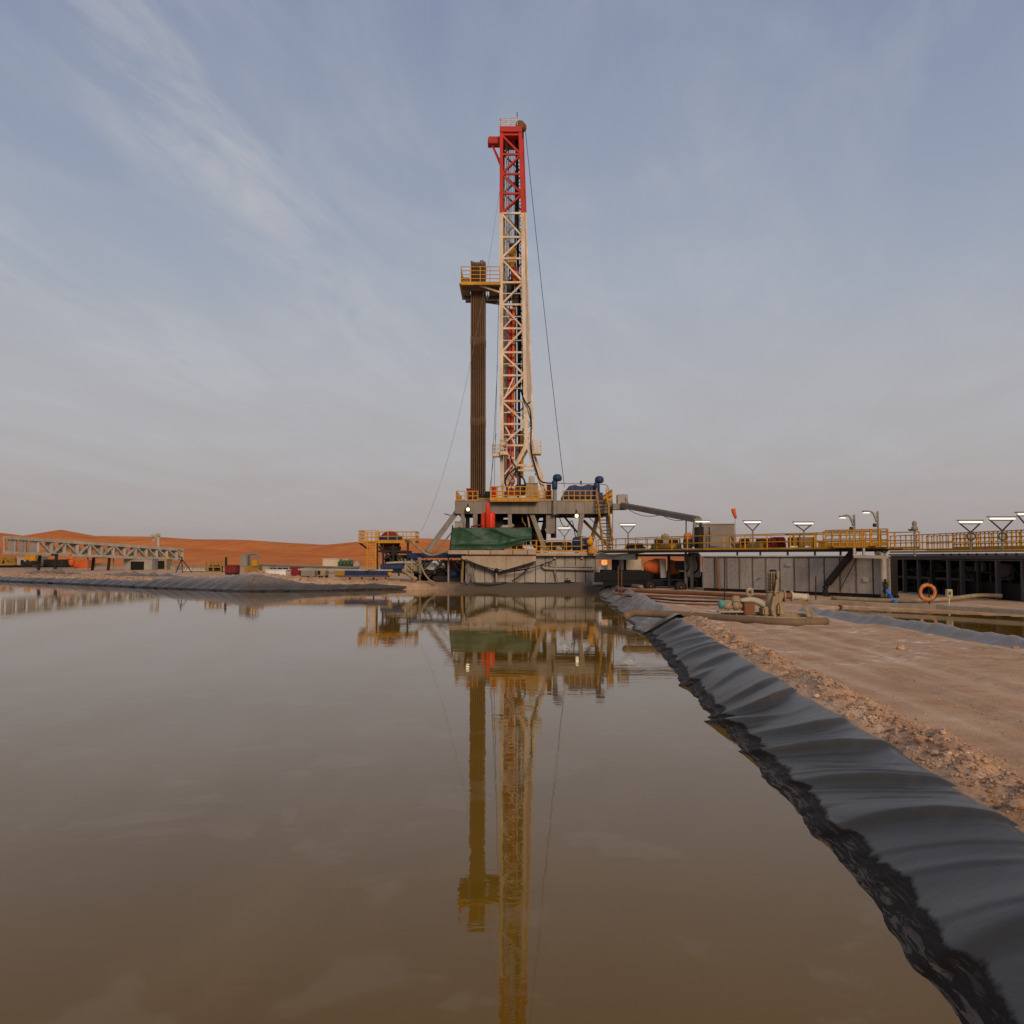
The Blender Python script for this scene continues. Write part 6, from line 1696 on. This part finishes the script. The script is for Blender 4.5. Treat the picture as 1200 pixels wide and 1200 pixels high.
cabin('site_cabin', 179, 195, 656, 668, 178, 3, 'mud', 'brown shaded cabin right of the grey one under the boom', 'cabin', 0, [(0.1, 0.85, 0.1, 0.9)])
cabin('site_cabin', 195, 207, 663.5, 669, 180, 3, 'tank', 'low grey box at the right end under the boom', 'box')
cabin('yard_container', 20, 45, 653, 664, 190, 4, 'tank', 'grey container behind the left trestle', 'container', 0, [(0.1, 0.9, 0.2, 0.7)], 4)
cabin('yard_container', 50, 76, 656, 664, 192, 4, 'dark', 'dark container behind the left trestle legs', 'container', 0, None, 5)
cabin('yard_container', -6, 14, 655, 664, 200, 4, 'olive', 'dull yellow container at the far left edge', 'container', 0, [(0.1, 0.9, 0.3, 0.8)], 4)
cabin('yard_container', 86, 102, 657, 668, 200, 4, 'orange', 'rust orange container behind the boom', 'container', 0, None, 4)
ot = thing('orange_silo', P(84, 665, 185), 'bright orange cone-bottomed silo under the boom', 'silo')
lathe(ot, 'silo_body', P(84, 663.5, 185), [(0.25, 0), (0.5, 0.4), (0.65, 0.9), (0.65, 2.2), (0.4, 2.35)], 'orange', 16)
rod(ot, 'band', P(84, 655.5, 185), P(84, 654.8, 185), 0.68, 'darkred', 16)
ex = thing('excavator', P(36, 664, 188), 'yellow digger partly hidden under the left end of the boom', 'digger')
box(ex, 'body', P(40, 654, 187), (1.6, 1.8, 1.2), 'yellow', 0, 0.1)
box(ex, 'cab', P(33, 652, 187), (1.0, 1.2, 1.5), 'yellow', 0, 0.1)
box(ex, 'track', P(37, 660, 187), (3.0, 2.2, 0.8), 'dark', 0, 0.2)
bar(ex, 'boom', P(44, 653, 187), P(52, 650, 187), 0.3, 0.4, 'yellow')
yt = thing('truss_section', P(8, 664, 170), 'short yellow truss section lying at the left edge', 'truss')
for y_ in (653, 661.5):
    bar(yt, 'chord', P(-8, y_, 170), P(18, y_ - 0.6, 170), 0.3, 0.3, 'olive')
for i in range(6):
    bar(yt, 'diagonal', P(-8 + i * 4.4, 653 if i % 2 else 661.5, 170), P(-8 + (i + 1) * 4.4, 661.5 if i % 2 else 653, 170), 0.22, 0.22, 'olive')
bar(yt, 'base', P(-10, 664, 170), P(37, 663, 176), 0.8, 0.4, 'dark')
fm = thing('floodlight_mast', P(183, 668, 184), 'short mast with a cluster of floodlights behind the boom end', 'mast')
bar(fm, 'pole', P(186, 668, 184), P(186, 627, 184), 0.5, 0.5, 'lightgrey')
for (px, py) in ((178.5, 628), (182, 627), (180, 633.5), (186, 626.5)):
    box(fm, 'floodlight', P(px, py, 183.6), (0.65, 0.4, 0.6), 'lightgrey', 0, 0.08)
bar(fm, 'crossarm', P(177, 630.5, 184), P(188, 630.5, 184), 0.2, 0.2, 'lightgrey')
tpd = thing('tripod', P(213, 671, 112), 'thin dark tripod standing on the left bank', 'tripod')
ap = P(213, 655, 112)
for px, dy in ((206, 0), (225, 0.3), (214, 1.6)):
    rod(tpd, 'leg', P(px, 671, 112 + dy), ap, 0.06, 'dark', 6)
rod(tpd, 'head', ap, ap + Vector((0, 0, 0.3)), 0.09, 'dark', 8)

def scrap(px0, px1, py, Y, h, seed, label):
    a_, b_ = P(px0, py, Y), P(px1, py, Y + 2)
    n_, m_ = 60, 10
    ss, tt_ = np.meshgrid(np.linspace(0, 1, n_), np.linspace(0, 1, m_), indexing='ij')
    xx_ = a_.x + (b_.x - a_.x) * ss
    yy_ = a_.y + (b_.y - a_.y) * ss + (tt_ - 0.5) * 1.6 + 0.5 * fbm(ss * 5, ss * 0, 3, seed)
    zz_ = terrain(xx_, yy_) + 0.06 + h * np.sin(tt_ * math.pi) * np.sin(np.clip(ss * 1.02, 0, 1) * math.pi) ** 0.5 * (0.7 + 1.3 * fbm(ss * 14, tt_ * 2, 3, seed + 2))
    tag(grid_obj('liner_scrap', xx_, yy_, zz_, M['liner_left']), label, 'plastic sheet')
scrap(28, 96, 673, 131, 0.75, 201, 'crumpled black plastic sheet on the sand under the left end of the boom')
scrap(104, 212, 675, 117, 0.55, 203, 'long low black plastic sheet on the sand under the right half of the boom')
# middle left yard
def crate_frame(xa, xb, ya, yb, Y, mat, label):
    a_, b_ = P(xa, ya, Y), P(xb, yb, Y)
    q = thing('cage_frame', ((a_.x + b_.x) / 2, Y, b_.z), label, 'frame')
    D = 1.6
    for x in (a_.x, (a_.x + b_.x) / 2, b_.x):
        for y in (Y, Y + D):
            bar(q, 'post', (x, y, b_.z), (x, y, a_.z), 0.16, 0.16, mat)
    for z in (a_.z, (a_.z + b_.z) / 2, b_.z + 0.1):
        for y in (Y, Y + D):
            bar(q, 'rail', (a_.x, y, z), (b_.x, y, z), 0.14, 0.14, mat)
    box(q, 'load', ((a_.x + b_.x) / 2, Y + D / 2, (a_.z * 0.35 + b_.z * 0.65)), ((b_.x - a_.x) * 0.8, 1.0, (a_.z - b_.z) * 0.6), 'dark', 0, 0.1)
crate_frame(241.5, 259, 658, 671, 105, 'olive', 'dull yellow cage frame left of the red box')
cabin('steel_box', 263.5, 277, 663, 671.5, 105, 1.4, 'darkred', 'small dark red steel box in the left yard', 'box', 0, None, 3)
rod(None, 'vent_stack', P(265, 671, 106), P(265, 653, 106), 0.14, 'dark', 8)
tag(bpy.data.objects['vent_stack'], 'thin dark vent stack behind the small red box', 'stack')
gm = thing('generator_set', P(294, 674, 103), 'grey machine with pipework standing on a mustard box', 'machine')
a_, b_ = P(286.5, 663, 103), P(303, 674.5, 103)
box(gm, 'mustard_box', ((a_.x + b_.x) / 2, 103.8, (a_.z + b_.z) / 2), (b_.x - a_.x, 1.6, a_.z - b_.z), 'olive', 0, 0.04)
box(gm, 'machine_body', P(287, 657.5, 103.6), (0.95, 1.2, 1.4), 'grey', 0, 0.08)
for k in range(4):
    rod(gm, 'pipe', P(290 + k * 3.6, 663, 103.4), P(290.5 + k * 3.2, 649.5 + (k == 3) * 2, 103.4), 0.09, 'grey', 8)
tube(gm, 'header_pipe', [P(289, 650, 103.4), P(295, 648.7, 103.4), P(301, 649.5, 103.4), P(304.5, 653.5, 103.4)], 0.14, 'grey', 8)
box(gm, 'pump', P(299, 660, 103), (0.8, 0.6, 0.8), 'yellow', 0, 0.1)
box(gm, 'red_tag', P(282, 658, 103.8), (0.16, 0.3, 0.6), 'darkred')
cabin('office_container', 306, 345, 663.5, 672, 128, 3, 'tank', 'long grey container with dark windows behind the white one', 'container', 0, [(0.28, 0.45, 0.45, 0.8), (0.5, 0.62, 0.45, 0.8), (0.66, 0.8, 0.45, 0.8)])
cabin('white_container', 312, 335.5, 668.5, 676, 99, 2.2, 'white', 'white low container standing on the left bank', 'container', -0.05)
cabin('red_box', 339.5, 351, 665.5, 675.5, 101, 2, 'darkred', 'dark red container right of the white one', 'container', 0, None, 3)
cabin('grey_box', 352.5, 369.5, 666.5, 675.5, 101, 2, 'grey', 'ribbed grey container right of the red one', 'container', 0, None, 5)
cabin('dark_box', 371, 381, 667, 675, 100, 2, 'mud', 'small muddy box between grey container and blue rack', 'box', 0, [(0.1, 0.45, 0.2, 0.8)])
cabin('beige_container', 378, 397.5, 655, 664.5, 140, 3, 'beige', 'beige container near the dunes left of the green machine', 'container', 0, None, 0)
cabin('beige_container', 397, 408, 655.5, 664.5, 144, 3, 'beige', 'second beige container behind the green machine', 'container')
gmn = thing('green_machine', P(407, 665, 122), 'camouflage-green pump machine behind the blue pipe rack', 'machine')
box(gmn, 'body', P(405, 661, 122), (2.0, 1.4, 0.9), 'green', 0, 0.1)
for k in range(4):
    lathe(gmn, 'cylinder', P(399.5 + k * 4.2, 659.5, 121.3), [(0.1, -0.4), (0.26, -0.3), (0.26, 0.3), (0.1, 0.4)], 'green', 12)
box(gmn, 'tank', P(418, 661.5, 122), (1.0, 1.3, 0.8), 'tank', 0, 0.15)
lpr = thing('overland_pipe', P(330, 668, 120), 'long grey pipe on supports crossing the left yard', 'pipe')
bar(lpr, 'pipe', P(226, 668, 121), P(240, 667, 121), 0.2, 0.2, 'lightgrey')
rod(lpr, 'pipe_run', P(304, 661.8, 118), P(420, 665.8, 103), 0.14, 'grey', 8)
for px, Y in ((320, 116), (352, 112), (384, 107.5), (412, 104)):
    bar(lpr, 'support', P(px, 664, Y), P(px, 676, Y), 0.14, 0.14, 'grey')
fe = thing('yard_fence', P(225, 668, 150), 'low grey fence across the yard right of the boom', 'fence')
for k in range(12):
    px = 206 + k * 3.2
    rod(fe, 'post', P(px, 668, 150), P(px, 661, 150), 0.09, 'grey', 5)
for y_ in (662, 665):
    bar(fe, 'rail', P(206, y_, 150), P(241, y_, 150), 0.1, 0.1, 'grey')
cabin('site_cabin', 213, 240, 665.5, 669.5, 155, 3, 'beige', 'low pale cabin behind the grey yard fence', 'cabin')

# ================================================================== STONES
def stone_mesh(seed, n):
    bm = bmesh.new()
    bmesh.ops.create_icosphere(bm, subdivisions=n, radius=1.0)
    r = random.Random(seed)
    ax = [Vector((r.uniform(-1, 1), r.uniform(-1, 1), r.uniform(-1, 1))).normalized() for _ in range(7)]
    dd_ = [r.uniform(0.45, 0.85) for _ in ax]
    for q in bm.verts:
        for a_, d_ in zip(ax, dd_):
            k_ = q.co.dot(a_)
            if k_ > d_:
                q.co -= a_ * (k_ - d_)
    sx = (r.uniform(0.8, 1.3), r.uniform(0.7, 1.1), r.uniform(0.5, 0.8))
    for q in bm.verts:
        q.co = Vector((q.co.x * sx[0], q.co.y * sx[1], q.co.z * sx[2]))
    me = bpy.data.meshes.new('rock')
    bm.to_mesh(me)
    bm.free()
    return me
m, t, p = new_mat('desert_stone')
cc = cramp(t, pos_noise(t, 4, 4, 0.6), [(0.3, (0.22, 0.12, 0.07)), (0.5, (0.42, 0.25, 0.15)), (0.7, (0.64, 0.46, 0.33))])
t.links.new(mixrgb(t, 0.6, cc, cramp(t, pos_noise(t, 30, 4, 0.7), [(0.3, (0.6, 0.58, 0.55)), (0.7, (1.2, 1.2, 1.2))]), 'MULTIPLY'), p.inputs['Base Color'])
p.inputs['Roughness'].default_value = 0.95
p.inputs['Specular IOR Level'].default_value = 0.15
bump(t, p, pos_noise(t, 40, 4, 0.7), 0.5, 0.02)
M['stone'] = m
shapes = [stone_mesh(100 + k, 2) for k in range(7)]
for s in shapes:
    s.materials.append(m)
# the bigger rocks along the windrow, each its own
edge = np.array(RIGHT_EDGE)
nrock = 0
while nrock < 110:
    y = 6.0 + 26 * random.random() ** 1.6
    x = float(np.interp(y, edge[:, 1], edge[:, 0])) + random.gauss(2.0, 0.30)
    if x < float(np.interp(y, edge[:, 1], edge[:, 0])) + 1.62:
        continue
    s = random.choice((0.03, 0.035, 0.04, 0.05, 0.06, 0.08, 0.12))
    z = float(terrain(np.array([x]), np.array([y]))[0])
    o = bpy.data.objects.new('rock', random.choice(shapes))
    put(o, Matrix.Translation((x, y, z + s * 0.2)) @ Matrix.Rotation(random.uniform(0, 6.28), 4, 'Z') @ Matrix.Rotation(random.uniform(-.4, .4), 4, 'X') @ Matrix.Diagonal((s, s, s, 1)))
    tag(o, 'tan rock in the stony windrow along the black liner', 'rock', 'rocks along the liner')
    nrock += 1
for (px, py, s, lab) in ((1056, 762, 0.17, 'pale boulder lying alone beside the grey liner of the ditch'), (1190, 761, 0.12, 'small pale boulder near the right edge by the ditch liner'), (957, 795, 0.13, 'pointed pale rock at the head of the stony windrow')):
    b0 = gpt(px, py)
    o = bpy.data.objects.new('rock', shapes[2])
    put(o, Matrix.Translation(b0 + Vector((0, 0, s * 0.3))) @ Matrix.Rotation(px, 4, 'Z') @ Matrix.Diagonal((s, s, s * 1.2, 1)))
    tag(o, lab, 'rock')
# countless small stones and gravel: one mass per place
ico = stone_mesh(55, 1)
bv = np.array([q.co[:] for q in ico.vertices])
bf = np.array([list(q.vertices) for q in ico.polygons])
def gravel(name, xs_, ys_, sizes, label):
    zs_ = terrain(xs_, ys_)
    n = len(xs_)
    a_ = rng.uniform(0, 6.28, n)
    ca, sa = np.cos(a_), np.sin(a_)
    jit = rng.uniform(0.75, 1.3, (n, 3))
    v_ = bv[None] * jit[:, None, :]
    vx = (v_[..., 0] * ca[:, None] - v_[..., 1] * sa[:, None]) * sizes[:, None] + xs_[:, None]
    vy = (v_[..., 0] * sa[:, None] + v_[..., 1] * ca[:, None]) * sizes[:, None] + ys_[:, None]
    vz = v_[..., 2] * sizes[:, None] + zs_[:, None] + sizes[:, None] * 0.15
    V_ = np.stack([vx, vy, vz], -1).reshape(-1, 3).astype(np.float32)
    F_ = (bf[None] + (np.arange(n) * len(bv))[:, None, None]).reshape(-1, 3)
    me = bpy.data.meshes.new(name)
    me.vertices.add(len(V_))
    me.vertices.foreach_set('co', V_.ravel())
    me.loops.add(F_.size)
    me.loops.foreach_set('vertex_index', F_.ravel().astype(np.int32))
    me.polygons.add(len(F_))
    me.polygons.foreach_set('loop_start', np.arange(0, F_.size, 3, dtype=np.int32))
    me.polygons.foreach_set('loop_total', np.full(len(F_), 3, np.int32))
    me.update()
    me.validate()
    me.materials.append(M['stone'])
    o = put(bpy.data.objects.new(name, me), Matrix())
    tag(o, label, 'gravel', kind='stuff')
n = 14000
ys_ = 5.5 + 32 * rng.random(n) ** 1.5
ex_ = np.interp(ys_, edge[:, 1], edge[:, 0])
off = np.abs(rng.normal(2.05, 0.34, n))
off = np.where(off < 1.6, 1.6 + rng.random(n) * 0.8, off)
gravel('gravel', ex_ + off, ys_, 0.008 + 0.045 * rng.random(n) ** 5, 'loose gravel and clods along the windrow behind the liner')
n = 2600
ys_ = 7 + 40 * rng.random(n)
xs_ = np.interp(ys_, edge[:, 1], edge[:, 0]) + 2.6 + 7.5 * rng.random(n)
keep = sdist(xs_, ys_, PIT2) > 1.3
gravel('gravel', xs_[keep], ys_[keep], (0.008 + 0.028 * rng.random(n) ** 4)[keep], 'scattered small stones on the dirt road')
n = 5200
fx = rng.uniform(-72, -9, n)
fe_ = np.array(FAR_EDGE[2:])[::-1]
fy = np.interp(fx, fe_[:, 0], fe_[:, 1]) + 1.8 + 8 * rng.random(n) ** 1.6
gravel('gravel', fx, fy, 0.05 + 0.16 * rng.random(n) ** 4, 'rubble and clods on the far left shore')
